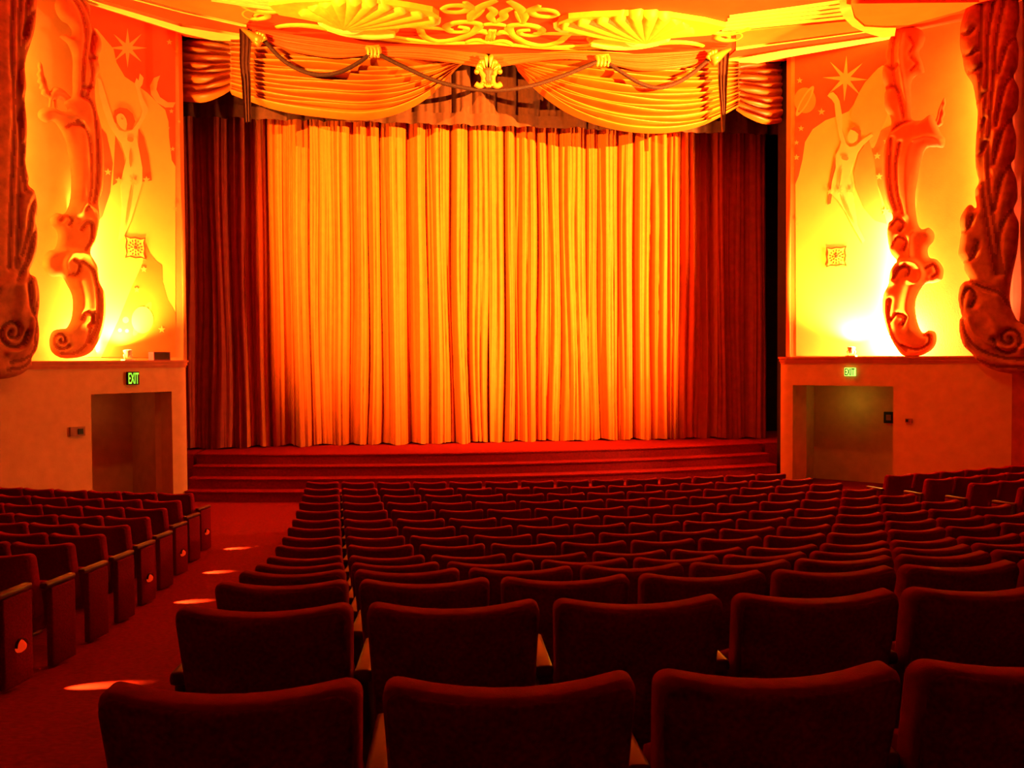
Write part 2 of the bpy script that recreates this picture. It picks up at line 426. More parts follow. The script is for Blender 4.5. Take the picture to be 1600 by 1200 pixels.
for k, (a, b, lab) in enumerate((
    ([(398, 46), (450, 54), (520, 63), (583, 72)], [(404, 58), (450, 80), (520, 92), (580, 86)], 'red orange drape between the left corner clasp and the left gold clasp'),
    ([(583, 72), (650, 74), (720, 80), (760, 84)], [(588, 88), (650, 94), (710, 100), (752, 106)], 'red orange drape between the left gold clasp and the gold palmette'),
    ([(766, 84), (810, 84), (880, 84), (940, 84)], [(772, 106), (820, 100), (880, 94), (936, 96)], 'red orange drape between the gold palmette and the right gold clasp'),
    ([(940, 84), (1000, 84), (1060, 80), (1122, 76)], [(944, 98), (1000, 112), (1060, 108), (1116, 94)], 'red orange drape between the right gold clasp and the right corner clasp'))):
    swag('upper_drape', a, b, VS-.62, MT['drape'], 5, .07, lab, 'narrow drapes under the ceiling edge', 40, 40, .08)

# ropes, clasps, ribbons, palmette ---------------------------------------------
VRp = VS-.85
def pv(x, y, v=VRp): return hit(x, y, S(0, v), VX)
for pts, lab in (
    ([(412, 62), (440, 92), (470, 110), (500, 117), (530, 113), (560, 98), (578, 84)], 'dark brown rope swagged between the left corner clasp and left gold clasp'),
    ([(590, 84), (630, 104), (680, 126), (730, 138), (780, 141), (830, 134), (880, 118), (915, 104), (934, 96)], 'long dark brown rope hanging between the two gold clasps below the palmette'),
    ([(946, 96), (970, 112), (1000, 130), (1030, 137), (1060, 128), (1085, 112), (1108, 92)], 'dark brown rope swagged between the right gold clasp and right corner clasp')):
    mb = MB(); mb.tube([pv(*p) for p in catmull(pts, 6)], .042, 8)
    tag(mb.build('rope_garland', MT['rope'], None, True), lab, 'rope', 'rope garlands across the swags')
def teardrop(mb, a, b, r, bulb=.75, n=10):
    a, b = Vector(a), Vector(b); L = (b-a).length
    prof = [(0, r*.25)]+[(L*t, r*(math.sin(PI*min(1, t**(1/bulb if t else 1))*.5)*math.sqrt(max(0, 1-max(0, (t-.7)/.3)**2))+.02)) for t in (.1, .25, .4, .55, .7, .82, .92, .98, 1)]
    mb.lathe(a, b-a, prof, n)
def clasp(cx, cy, lab):
    e = empty('rope_clasp', pv(cx, cy+9), lab, 'clasp', 'gold clasps on the drapes')
    for k in range(4):
        mb = MB(); x = cx-9+k*5.5
        mb.tube([pv(x+a*4, cy+b) for a, b in ((-.6, -8), (.3, -5), (.6, 0), (.4, 5), (.1, 9))], .05, 8, [.7, 1.1, 1, .9, .5])
        mb.build('flute', MT['goldmet'], e, True)
    mb = MB(); mb.tube([pv(cx-10, cy-8), pv(cx, cy-6), pv(cx+10, cy-9)], .05, 8, [.6, 1, .6]); mb.build('crest', MT['goldmet'], e, True)
clasp(583, 81, 'small fluted gold clasp holding the rope on the left')
clasp(941, 95, 'small fluted gold clasp holding the rope on the right')
def corner_clasp(pts, flutes, lab):
    e = empty('corner_clasp', pv(*pts[-1]), lab, 'clasp', 'gold corner clasps')
    mb = MB(); mb.tube([pv(*p, VRp-.1) for p in pts], .1, 8, [.25, .6, 1, 1.2]); mb.build('horn', MT['goldmet'], e, True)
    for (a, b) in flutes:
        mb = MB(); teardrop(mb, pv(*a, VRp-.12), pv(*b, VRp-.12), .06); mb.build('flute', MT['goldmet'], e, True)
corner_clasp([(378, 45), (390, 53), (400, 60), (408, 66)], [((404, 62), (402, 49)), ((406, 63), (407, 50)), ((408, 64), (412, 52)), ((409, 66), (415, 57))], 'gold horn shaped clasp at the left corner of the drapes')
corner_clasp([(1142, 76), (1131, 82), (1121, 89), (1112, 95)], [((1116, 91), (1118, 77)), ((1113, 92), (1113, 78)), ((1111, 93), (1108, 81)), ((1110, 95), (1105, 86))], 'gold horn shaped clasp at the right corner of the drapes')
def jabot(cl, wd, lab):
    P = []; Fc = []; ns = 13; c = catmull(cl, 6); wv = resample([(a,) for a in wd], len(c))
    for j, q in enumerate(c):
        for k in range(ns):
            s = k/(ns-1); off = .1*math.cos(s*3*2*PI)*.5+.05
            P.append(pv(q[0]+(s-.5)*wv[j][0], q[1], VRp+.08)-VX*off)
    for j in range(len(c)-1):
        for k in range(ns-1): Fc.append((j*ns+k, j*ns+k+1, (j+1)*ns+k+1, (j+1)*ns+k))
    tag(new_obj('ribbon_tail', P, Fc, MT['jabot'], None, True), lab, 'ribbon', 'dark hanging ribbons')
jabot([(385, 47), (385, 70), (384, 100), (386, 130), (387, 160), (388, 192)], [20, 20, 19, 16, 14, 11], 'dark brown pleated ribbon hanging from the left corner clasp')
jabot([(1128, 80), (1127, 110), (1127, 140), (1128, 165), (1128, 185), (1128, 207)], [19, 18, 15, 12, 8, 2], 'dark brown pleated ribbon hanging from the right corner clasp')
VPm = VRp-.1
pal = empty('palmette', pv(763, 138, VPm), 'gold palmette ornament with red core hanging at the centre of the swags', 'ornament')
for a, b, r in (((761, 108), (759, 85), .055), ((765, 108), (768, 85), .055), ((759, 109), (750, 94), .085), ((767, 109), (775, 94), .085), ((757, 110), (744, 102), .075), ((769, 110), (782, 102), .075)):
    mb = MB(); teardrop(mb, pv(*a, VPm), pv(*b, VPm), r); mb.build('petal', MT['goldmet'], pal, True)
for s_ in (-1, 1):
    mb = MB(); mb.tube([pv(763+s_*x, y, VPm) for x, y in catmull([(18, 111), (14, 110), (10, 114), (7, 120), (7, 127), (10, 133), (15, 134), (20, 131)], 4)], .055, 8)
    mb.build('side_scroll', MT['soffit'], pal, True)
    mb = MB(); mb.lathe(pv(763+s_*18, 112, VPm-.04), -VX, [(-.05, .02), (-.02, .05), (.02, .05), (.05, .02)]); mb.build('bead', MT['goldmet'], pal, True)
mb = MB(); mb.lathe(pv(763, 131, VPm), pv(763, 109, VPm)-pv(763, 131, VPm), [(0, .05), (.08, .09), (.16, .06), (.22, .11), (.28, .09), (.3, .03)]); mb.build('core', MT['redpaint'], pal, True)
for dx in (-6, -2, 2, 6):
    mb = MB(); teardrop(mb, pv(763+dx*.6, 128, VPm-.04), pv(763+dx, 138-abs(dx)*.5, VPm-.04), .04); mb.build('drop', MT['goldmet'], pal, True)

# ------------------------------------------------------------------ ceiling relief
ZN = Vector((0, 0, 1))
def pc(x, y): return hit(x, y, Vector((0, 0, ZC)), ZN)
UM = (pc(772, 40)-OR).dot(UX)
def mirror(p):
    u = (p-OR).dot(UX); v = (p-OR).dot(VX); return S(UM+(UM-u)*1.06, v, p.z)
def ribbon(mb, pts, w, th=.05, taper=True, pix=True, mir=False):
    P = [pc(*p) for p in catmull(pts, 6)] if pix else pts
    if mir: P = [mirror(p) for p in P]
    n = len(P); V = []; Fc = []
    for i, p in enumerate(P):
        t = (P[min(i+1, n-1)]-P[max(i-1, 0)]); t.z = 0; t.normalize(); s = Vector((-t.y, t.x, 0))
        f = i/(n-1); k = (.35+.65*math.sin(PI*min(1, .08+f*.84))) if taper else 1
        ww = w*k/2
        V += [p-s*ww+ZX*.01, p-s*ww*.8-ZX*th*.6, p-ZX*th, p+s*ww*.8-ZX*th*.6, p+s*ww+ZX*.01]
    for i in range(n-1):
        for k in range(4): Fc.append((i*5+k, (i+1)*5+k, (i+1)*5+k+1, i*5+k+1))
    Fc += [(0, 1, 2, 3, 4), tuple((n-1)*5+k for k in (4, 3, 2, 1, 0))]
    mb.add(V, Fc)
def cslab(mb, pts, th, mir=False, pix=True):
    P = [pc(*p) for p in pts] if pix else list(pts)
    if mir: P = [mirror(p) for p in P]
    mb.plate([p+ZX*.01 for p in P], -ZX, th+.01)
LEAF = [(436, 15), (480, 23), (500, 27), (512, 36), (535, 44), (562, 51), (596, 53), (618, 48), (616, 40), (596, 37), (574, 39), (562, 34), (580, 27), (612, 21), (642, 22), (656, 26), (672, 30), (684, 27), (686, 17), (676, 10), (640, 3), (590, -4), (520, -8), (460, -5), (420, 0)]
for mir in (False, True):
    sd = 'right' if mir else 'left'
    mb = MB(); cslab(mb, LEAF, .10, mir); o = mb.build('acanthus_leaf', MT['gilt'], ceil)
    for a, c_ in (((470, 8), -3), ((488, 0), -4), ((508, -5), -3), ((530, -8), -1), ((555, -8), 1), ((580, -6), 2), ((605, -1), 3), ((632, 5), 4), ((660, 12), 4), ((680, 21), 5)):   # lobes of the shell
        mx, my = 536*.45+a[0]*.55, 31*.45+a[1]*.55+c_*.6
        mb = MB(); ribbon(mb, [(536, 31), (536*.75+a[0]*.25, 31*.75+a[1]*.25+c_*.5), (mx, my), (536*.2+a[0]*.8, 31*.2+a[1]*.8+c_*.3), a], .50, .2, True, True, mir); mb.build('lobe', MT['gilt'], o, True)
    for pts, w_ in (([(512, 36), (540, 45), (580, 50), (616, 47)], .3), ([(500, 28), (520, 38), (548, 42), (568, 36)], .26), ([(655, 25), (672, 29), (686, 26)], .24)):
        mb = MB(); ribbon(mb, pts, w_, .15, True, True, mir); mb.build('rib', MT['pale'], o, True)
    for pts, w_ in (
        ([(440, 17), (415, 19), (396, 16), (382, 10), (374, 3)], .3),
        ([(400, 15), (384, 14), (379, 20), (388, 27), (404, 29), (418, 26), (416, 21), (404, 20), (398, 24)], .2),
        ([(432, 42), (455, 39), (490, 41), (530, 50), (600, 61), (680, 67), (770, 66)], .34),
        ([(592, 52), (620, 58), (660, 64), (700, 66)], .22),
        ([(590, 27), (624, 27), (648, 34), (656, 45), (662, 56), (684, 64), (716, 60), (742, 48), (748, 38), (730, 34), (708, 36), (697, 42), (706, 49), (724, 49), (730, 44), (716, 41)], .28),
        ([(575, 42), (596, 36), (640, 40), (708, 46)], .26),
        ([(575, 44), (590, 50), (614, 49), (616, 42), (598, 40), (588, 44), (600, 46)], .24),
        ([(690, 12), (700, 18), (722, 18), (734, 11), (718, 8), (700, 9), (690, 14)], .24),
        ([(734, 31), (737, 22), (746, 14), (760, 6), (776, 0)], .3),
        ([(738, 30), (748, 22), (756, 14)], .12),
        ([(742, 14), (732, 8), (726, 2)], .24),
        ([(756, 38), (770, 37), (776, 38)], .24),
        ([(744, 50), (752, 48), (760, 52)], .3),
        ([(760, 61), (764, 54), (770, 46)], .14),
        ([(766, 62), (770, 54), (774, 46)], .14),
        ([(766, 67), (745, 62), (728, 66)], .24),
        ([(774, 34), (766, 26), (772, 18), (764, 10)], .26)):
        mb = MB(); ribbon(mb, pts, w_*.72, .035, True, True, mir); mb.build('scroll_band', MT['gilt'], ceil, True)
# cornice bands following the ceiling edge (stage coordinates)
edge_px = [(60, -32), (140, 0), (285, 45), (400, 74)]
def cornice(pa, pb, name, m, th, z=0):
    A = [pc(*p) for p in pa]; B = [pc(*p) for p in pb]; k = 24
    A = resample([tuple(p) for p in A], k); B = resample([tuple(p) for p in B], k)
    P = []; Fc = []
    for i in range(k):
        a, b = Vector(A[i]), Vector(B[i])
        P += [a+ZX*.01, a-ZX*th, b-ZX*th, b+ZX*.01]
    for i in range(k-1):
        for j in range(3): Fc.append((i*4+j, (i+1)*4+j, (i+1)*4+j+1, i*4+j+1))
    Fc += [(0, 1, 2, 3), tuple((k-1)*4+j for j in (3, 2, 1, 0))]
    return new_obj(name, P, Fc, m, ceil, False)
cornice([(100, -14), (140, 1), (285, 47), (415, 78)], [(100, -18), (142, -5), (285, 37), (400, 56)], 'cornice_strip', MT['pale'], .06)
cornice([(1112, 110), (1225, 86), (1400, 55)], [(1132, 91), (1225, 74), (1400, 49)], 'cornice_strip', MT['pale'], .06)
cornice([(160, -6), (285, 35), (400, 54)], [(200, -6), (285, 17), (385, 40)], 'soffit_band', MT['ceil'], .03)
cornice([(205, -5), (285, 16), (385, 39)], [(205, -7), (285, 14.5), (385, 37.5)], 'fillet', MT['pale'], .05)
cornice([(210, -8), (285, 13), (385, 36)], [(310, -8), (345, 2), (400, 12)], 'soffit_panel', MT['soffit'], .03)
cornice([(1135, 90), (1225, 73), (1400, 48)], [(1150, 76), (1230, 65), (1400, 42)], 'soffit_band', MT['ceil'], .03)
cornice([(1150, 75), (1230, 64), (1390, 42)], [(1150, 73), (1230, 62), (1390, 40.5)], 'fillet', MT['pale'], .05)
cornice([(1150, 72), (1230, 61), (1385, 40)], [(1150, 48), (1230, 40), (1340, 29)], 'soffit_panel', MT['soffit'], .03)
for k in range(5):                       # fluted pale bars right and left of the acanthus
    ya = 46-k*5.2; yb = 28-k*6.2
    cornice([(1128+k*3, ya+2), (1240, ya-(ya-yb)*.5), (1328-k*2, yb)], [(1128+k*3, ya-1.4), (1240, ya-(ya-yb)*.5-3.9), (1326-k*2, yb-4.4)], 'flute_bar', MT['pale'], .014)
    ya2 = 14-k*5; cornice([(330+k*8, -2-k*5), (400, 9-k*5), (470, 18-k*5)], [(336+k*8, -5.5-k*5), (402, 5.5-k*5), (470, 14-k*5)], 'flute_bar', MT['pale'], .045)
# carved bracket at the right end of the cornice
mb = MB()
cslab(mb, [(1312, 0), (1318, 14), (1332, 28), (1352, 38), (1380, 46), (1398, 43), (1400, 30), (1380, 30), (1350, 28), (1335, 14), (1330, -4)], .16); mb.build('bracket_lip', MT['pale'], ceil)
mb = MB(); cslab(mb, [(1330, -6), (1336, 14), (1352, 28), (1382, 30), (1420, 28), (1500, 6), (1530, -8)], .13); mb.build('bracket_panel', MT['soffit'], ceil)

# ------------------------------------------------------------------ carved relief on the walls
def seg_dist(Q, P, closed=True):
    P = np.array(P); A = P if closed else P[:-1]; B = np.roll(P, -1, 0) if closed else P[1:]
    best = np.full(len(Q), 1e9); near = np.zeros_like(Q)
    for a, b in zip(A, B):
        d = b-a; L = (d*d).sum()
        if L < 1e-12: continue
        t = np.clip(((Q-a)@d)/L, 0, 1); p = a+t[:, None]*d; dist = np.linalg.norm(Q-p, axis=1)
        m = dist < best; best[m] = dist[m]; near[m] = p[m]
    return best, near
def inside(Q, P):
    P = np.array(P); r = np.zeros(len(Q), bool); j = len(P)-1
    for i in range(len(P)):
        a, b = P[i], P[j]
        if a[1] != b[1]:
            c = ((a[1] > Q[:, 1]) != (b[1] > Q[:, 1])) & (Q[:, 0] < (b[0]-a[0])*(Q[:, 1]-a[1])/(b[1]-a[1])+a[0])
            r ^= c
        j = i
    return r
def relief(name, W, off, outline, ridges, m, th, rim=.12, cell=.03, parent=None, smooth_n=6, gain=1.0, m2=None):
    """outline / ridges given as seen, converted to wall coordinates (t, z); real carved height field"""
    conv = lambda p: W.tz(W.px(p[0], p[1], off))
    OL = np.array([conv(p) for p in catmull(outline, smooth_n, True)])
    lo = OL.min(0)-cell; hi = OL.max(0)+cell
    nx = int((hi[0]-lo[0])/cell)+2; nz = int((hi[1]-lo[1])/cell)+2
    gx, gz = np.meshgrid(lo[0]+np.arange(nx)*cell, lo[1]+np.arange(nz)*cell)
    Q = np.stack([gx.ravel(), gz.ravel()], 1)
    ins = inside(Q, OL); dist, near = seg_dist(Q, OL)
    H = th*np.sqrt(np.clip(1-(1-np.clip(dist/rim, 0, 1))**2, 0, 1))
    G = np.zeros(len(Q))
    for (pts, wd, amp) in ridges:
        amp *= gain
        R = np.array([conv(p) for p in catmull(pts, 6)])
        d, _ = seg_dist(Q, R, False)
        H = H+amp*np.exp(-(d/wd)**2)*np.clip(dist/rim, 0, 1)
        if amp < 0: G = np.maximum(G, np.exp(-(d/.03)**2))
    H = np.where(ins, np.maximum(H, 0), 0)
    Q2 = np.where(ins[:, None], Q, near)
    used = {}; V = []; Fc = []
    def vid(i):
        if i not in used:
            used[i] = len(V); V.append(W.P(Q2[i, 0], Q2[i, 1], off+H[i]))
        return used[i]
    I = ins.reshape(nz, nx)
    for j in range(nz-1):
        for i in range(nx-1):
            if I[j, i] or I[j, i+1] or I[j+1, i] or I[j+1, i+1]:
                a = j*nx+i
                f = (vid(a), vid(a+1), vid(a+nx+1), vid(a+nx))
                Fc.append(f if W.side > 0 else f[::-1])
    o = new_obj(name, V, Fc, m, parent, True)
    if m2:                                # faces along the grooves take a darker colour
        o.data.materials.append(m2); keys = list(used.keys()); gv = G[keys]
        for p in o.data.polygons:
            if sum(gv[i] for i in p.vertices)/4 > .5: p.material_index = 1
    return o
def spiral(cx, cy, r, turns, a0, sgn, n=14, sx=1.0):
    return [(cx+sx*r*(1-k/n*.85)*math.cos(a0+sgn*turns*2*PI*k/n), cy+r*(1-k/n*.85)*math.sin(a0+sgn*turns*2*PI*k/n)) for k in range(n+1)]

# --- left middle carving
CO = -.12
GL, GR, GB = mat('orange_groove_tone', (.6, .13, .03), .85), mat('salmon_groove_tone', (.6, .1, .05), .85), mat('brown_groove_tone', (.25, .055, .018), .9)
LM = [(98, -10), (118, -10), (138, 8), (140, 30), (148, 48), (156, 62), (157, 78), (152, 94), (154, 108), (148, 130), (147, 150), (150, 172), (156, 195), (160, 225), (161, 260), (159, 295), (153, 318), (154, 345), (148, 375), (140, 395), (150, 415), (154, 440), (162, 458), (164, 490), (158, 520), (146, 545), (132, 556), (110, 560), (92, 558), (80, 548), (77, 532), (82, 518), (94, 514), (104, 512), (112, 495), (113, 465), (104, 444), (96, 432), (80, 432), (68, 420), (67, 405), (75, 393), (86, 388), (90, 372), (88, 360), (80, 352), (79, 340), (88, 333), (100, 334), (108, 318), (111, 290), (109, 255), (100, 215), (84, 190), (72, 192), (60, 184), (60, 174), (70, 168), (82, 168), (96, 174), (106, 172), (100, 160), (112, 150), (113, 120), (113, 90), (106, 70), (98, 62), (93, 58), (100, 54), (110, 58), (112, 48), (106, 38), (96, 32), (88, 20), (86, 4)]
LR = [([(104, -8), (122, 20), (130, 60), (126, 100), (124, 150)], .05, -.05), ([(116, -8), (130, 14), (140, 40), (142, 66), (136, 90), (140, 120), (132, 150)], .04, -.05),
      ([(144, 50), (140, 70), (142, 92)], .04, -.05), ([(138, 92), (154, 92)], .035, -.06), ([(128, 138), (148, 138)], .035, -.06),
      ([(122, 150), (140, 165), (146, 200), (148, 250), (146, 300), (142, 320)], .045, -.06), ([(116, 190), (132, 210), (138, 250), (138, 300), (130, 330)], .045, -.05), ([(124, 200), (126, 250), (124, 300), (118, 330)], .1, .04),
      ([(90, 345), (100, 338), (108, 345), (104, 352)], .04, -.06), ([(118, 335), (128, 320), (142, 325), (150, 345), (146, 372), (130, 392)], .04, .06), ([(122, 360), (130, 350), (138, 352), (138, 375), (128, 392)], .035, -.06),
      ([(72, 420), (70, 404), (84, 394), (104, 394), (118, 402)], .045, .06), ([(100, 428), (98, 410), (110, 396), (130, 398), (146, 412), (152, 436)], .05, .07), ([(104, 430), (116, 428), (120, 414), (112, 408)], .035, -.07),
      ([(124, 410), (138, 420), (146, 440), (150, 470), (148, 505), (136, 535)], .05, -.05), ([(118, 440), (124, 470), (120, 505)], .09, .05), ([(122, 500), (128, 488), (140, 492), (142, 505), (134, 510)], .035, -.06),
      (spiral(92, 532, 15, 1.4, .6, 1, sx=.9), .035, -.07), ([(92, 552), (112, 552), (130, 538), (138, 510), (144, 490)], .04, -.05), ([(62, 178), (75, 175), (92, 180), (110, 182), (122, 190)], .04, .05), ([(100, 200), (110, 195), (124, 198)], .035, -.06)]
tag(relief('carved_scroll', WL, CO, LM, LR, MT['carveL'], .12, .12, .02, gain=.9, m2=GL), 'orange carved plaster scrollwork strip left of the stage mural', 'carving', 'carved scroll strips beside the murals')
bird = [(61, 96), (66, 104), (68, 116), (72, 126), (74, 136), (78, 144), (84, 136), (94, 138), (104, 146), (114, 160), (112, 168), (102, 162), (92, 154), (88, 158), (89, 170), (85, 170), (84, 158), (81, 158), (79, 170), (75, 170), (76, 154), (68, 150), (64, 146), (65, 141), (61, 138), (62, 132), (58, 128), (60, 122), (57, 116), (60, 110), (58, 104)]
tag(relief('carved_bird', WL, CO-.06, bird, [([(64, 106), (68, 130), (76, 148)], .03, -.03), ([(80, 140), (100, 144), (110, 156)], .04, .03)], MT['carveL'], .06, .05, .015, None, 3), 'orange carved winged bird perched on the left scrollwork', 'carving', 'carved winged birds')
# --- right middle carving
RM = [(1402, 45), (1420, 42), (1438, 46), (1446, 58), (1442, 72), (1436, 82), (1442, 100), (1444, 114), (1432, 118), (1424, 130), (1424, 160), (1424, 185), (1440, 188), (1456, 180), (1470, 208), (1477, 218), (1474, 230), (1462, 230), (1448, 232), (1440, 250), (1434, 280), (1430, 310), (1433, 345), (1440, 358), (1452, 356), (1460, 366), (1458, 378), (1450, 388), (1452, 402), (1464, 406), (1474, 420), (1472, 436), (1460, 442), (1446, 444), (1434, 460), (1430, 480), (1434, 505), (1442, 520), (1452, 516), (1462, 520), (1463, 535), (1454, 548), (1434, 557), (1412, 556), (1398, 540), (1386, 515), (1379, 485), (1381, 460), (1388, 445), (1391, 425), (1398, 412), (1402, 408), (1392, 395), (1387, 370), (1388, 350), (1395, 340), (1386, 315), (1380, 285), (1380, 250), (1384, 220), (1392, 200), (1392, 185), (1383, 170), (1382, 150), (1384, 140), (1379, 122), (1380, 105), (1386, 98), (1384, 84), (1390, 62)]
RR = [([(1400, 60), (1396, 90), (1400, 130), (1410, 160), (1414, 185)], .05, -.06), ([(1412, 56), (1408, 90), (1414, 130), (1420, 160)], .04, .05), ([(1424, 60), (1430, 72), (1424, 84)], .04, -.05), ([(1426, 92), (1434, 102), (1426, 112)], .04, -.05),
      ([(1384, 102), (1396, 110), (1404, 104)], .04, -.06), ([(1384, 140), (1398, 138), (1406, 146)], .04, -.06), ([(1396, 205), (1410, 195), (1424, 190)], .04, -.06),
      ([(1394, 220), (1392, 260), (1394, 300), (1402, 330)], .05, -.06), ([(1408, 225), (1402, 260), (1404, 300), (1412, 335)], .04, -.05), ([(1424, 230), (1418, 260), (1418, 300), (1422, 335)], .1, .05), ([(1430, 222), (1450, 216), (1470, 220)], .04, .06),
      ([(1394, 355), (1404, 344), (1414, 352), (1408, 362)], .04, -.07), ([(1396, 385), (1404, 372), (1418, 378), (1414, 392)], .04, -.07), ([(1424, 400), (1424, 372), (1436, 362), (1454, 366)], .05, .06),
      ([(1396, 440), (1398, 420), (1412, 410), (1432, 412), (1442, 428), (1436, 442), (1424, 440)], .05, .07), ([(1398, 436), (1408, 420), (1422, 420), (1420, 432)], .035, -.07), ([(1448, 420), (1460, 414), (1466, 426), (1458, 434)], .04, -.06),
      ([(1392, 470), (1390, 500), (1400, 530), (1418, 548)], .05, -.05), ([(1394, 500), (1404, 490), (1418, 496), (1412, 508)], .035, -.07), ([(1424, 450), (1418, 480), (1422, 515)], .09, .05), ([(1412, 540), (1434, 546), (1452, 538), (1454, 526), (1446, 524)], .035, -.07)]
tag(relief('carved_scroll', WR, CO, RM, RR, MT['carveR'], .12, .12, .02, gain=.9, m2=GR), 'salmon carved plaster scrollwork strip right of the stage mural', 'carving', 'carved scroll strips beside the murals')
bird = [(1476, 152), (1478, 162), (1475, 170), (1477, 178), (1473, 186), (1474, 193), (1468, 198), (1463, 200), (1464, 211), (1460, 211), (1459, 202), (1455, 202), (1455, 212), (1451, 212), (1450, 201), (1440, 206), (1430, 214), (1422, 214), (1428, 200), (1440, 190), (1452, 185), (1460, 190), (1464, 182), (1466, 172), (1470, 162)]
tag(relief('carved_bird', WR, CO-.06, bird, [([(1474, 162), (1468, 190), (1460, 200)], .03, -.03), ([(1430, 196), (1446, 190), (1460, 194)], .04, .03)], MT['carveR'], .06, .05, .015, None, 3), 'salmon carved winged bird perched on the right scrollwork', 'carving', 'carved winged birds')
# --- big leafy pilasters at both edges of the picture
BO = .12
BL = [(-60, -20), (-20, -20), (30, -20), (52, -10), (53, 20), (50, 50), (44, 72), (38, 90), (35, 110), (37, 140), (35, 160), (38, 200), (37, 240), (36, 258), (41, 282), (40, 290), (50, 300), (54, 320), (54, 336), (52, 345), (55, 366), (54, 392), (48, 412), (42, 426), (52, 434), (57, 456), (57, 480), (55, 495), (57, 520), (54, 545), (46, 560), (44, 572), (30, 585), (5, 592), (-30, 592), (-60, 588)]
BLR = [([(x, -20), (x-2, 80), (x+3, 180), (x-2, 290), (x-6, 420)], .05, -.06) for x in (8, 20)]+[([(32, -10), (28, 60), (18, 140), (22, 220), (28, 300)], .05, -.07),
      ([(50, 20), (38, 30), (30, 60)], .05, -.07), ([(44, 70), (32, 84), (26, 110)], .05, -.07), ([(36, 150), (28, 160), (22, 190)], .05, -.07), ([(38, 220), (28, 232), (24, 260)], .05, -.07),
      ([(50, 302), (38, 330), (34, 360), (24, 400)], .05, -.07), ([(52, 344), (40, 376), (30, 410), (14, 440)], .05, -.07), ([(40, 430), (34, 450), (38, 480), (46, 500)], .05, -.08), ([(46, 440), (50, 460), (46, 480)], .04, -.06),
      ([(52, 498), (44, 520), (44, 545), (30, 560), (6, 566)], .05, -.08), ([(40, 500), (36, 525), (24, 545), (0, 552)], .05, .07), (spiral(8, 520, 26, 1.6, 0, 1, sx=.9), .045, -.09), ([(0, 578), (24, 574), (42, 560)], .04, -.06), ([(-10, 450), (10, 440), (22, 460), (18, 490)], .1, .07)]
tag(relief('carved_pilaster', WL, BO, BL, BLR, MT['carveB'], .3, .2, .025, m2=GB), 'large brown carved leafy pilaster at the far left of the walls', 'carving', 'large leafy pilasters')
BR = [(1520, -14), (1560, -16), (1588, -10), (1593, 30), (1588, 55), (1592, 75), (1590, 105), (1584, 120), (1592, 140), (1590, 170), (1582, 186), (1588, 215), (1586, 245), (1580, 258), (1588, 280), (1590, 310), (1584, 328), (1592, 350), (1590, 390), (1582, 430), (1578, 465), (1584, 490), (1600, 506), (1660, 516), (1660, 585), (1620, 586), (1580, 584), (1552, 578), (1530, 566), (1518, 552), (1506, 540), (1500, 520), (1500, 500), (1503, 494), (1498, 470), (1500, 450), (1508, 440), (1516, 438), (1508, 424), (1506, 412), (1498, 400), (1500, 380), (1502, 365), (1500, 345), (1508, 328), (1517, 320), (1526, 326), (1524, 300), (1530, 285), (1526, 268), (1524, 245), (1526, 210), (1528, 180), (1526, 165), (1522, 140), (1518, 128), (1508, 112), (1504, 90), (1500, 74), (1500, 56), (1502, 40), (1508, 20)]
BRR = [([(1560, -10), (1548, 60), (1546, 130), (1540, 200), (1538, 280), (1548, 360), (1560, 430)], .05, -.07), ([(1576, -6), (1562, 60), (1556, 130), (1550, 200), (1548, 280), (1560, 370), (1572, 430)], .05, -.06), ([(1540, -6), (1536, 60), (1536, 120), (1532, 200), (1532, 280)], .05, -.06),
       ([(1590, 60), (1576, 80), (1564, 120)], .05, -.08), ([(1584, 120), (1570, 150), (1560, 200)], .05, -.08), ([(1582, 188), (1568, 214), (1556, 260)], .05, -.08), ([(1580, 260), (1566, 290), (1558, 330)], .05, -.08), ([(1582, 330), (1568, 360), (1562, 400), (1566, 430)], .05, -.08),
       ([(1504, 56), (1516, 60), (1526, 50)], .05, -.08), ([(1506, 90), (1518, 92), (1530, 84)], .05, -.08), ([(1516, 118), (1526, 116), (1536, 108)], .05, -.08), ([(1524, 165), (1534, 160), (1540, 150)], .04, -.07), ([(1526, 210), (1536, 204), (1542, 190)], .04, -.07), ([(1526, 246), (1538, 240), (1544, 226)], .04, -.07),
       ([(1502, 366), (1516, 360), (1524, 340)], .05, -.08), ([(1508, 412), (1524, 404), (1532, 380)], .05, -.08), ([(1516, 440), (1540, 450), (1566, 460), (1580, 480)], .05, -.08), ([(1506, 490), (1510, 462), (1520, 452), (1528, 466), (1522, 480)], .045, -.09), ([(1506, 500), (1516, 528), (1538, 548), (1580, 560), (1640, 560)], .05, -.08), ([(1518, 498), (1530, 522), (1556, 540), (1600, 545)], .05, .08), (spiral(1580, 530, 24, 1.6, PI, -1), .045, -.09), ([(1530, 562), (1560, 572), (1610, 574)], .04, -.07), ([(1540, 480), (1556, 500), (1560, 520)], .1, .06)]
tag(relief('carved_pilaster', WR, BO, BR, BRR, MT['carveB'], .3, .2, .025, m2=GB), 'large brown carved leafy pilaster at the far right of the walls', 'carving', 'large leafy pilasters')

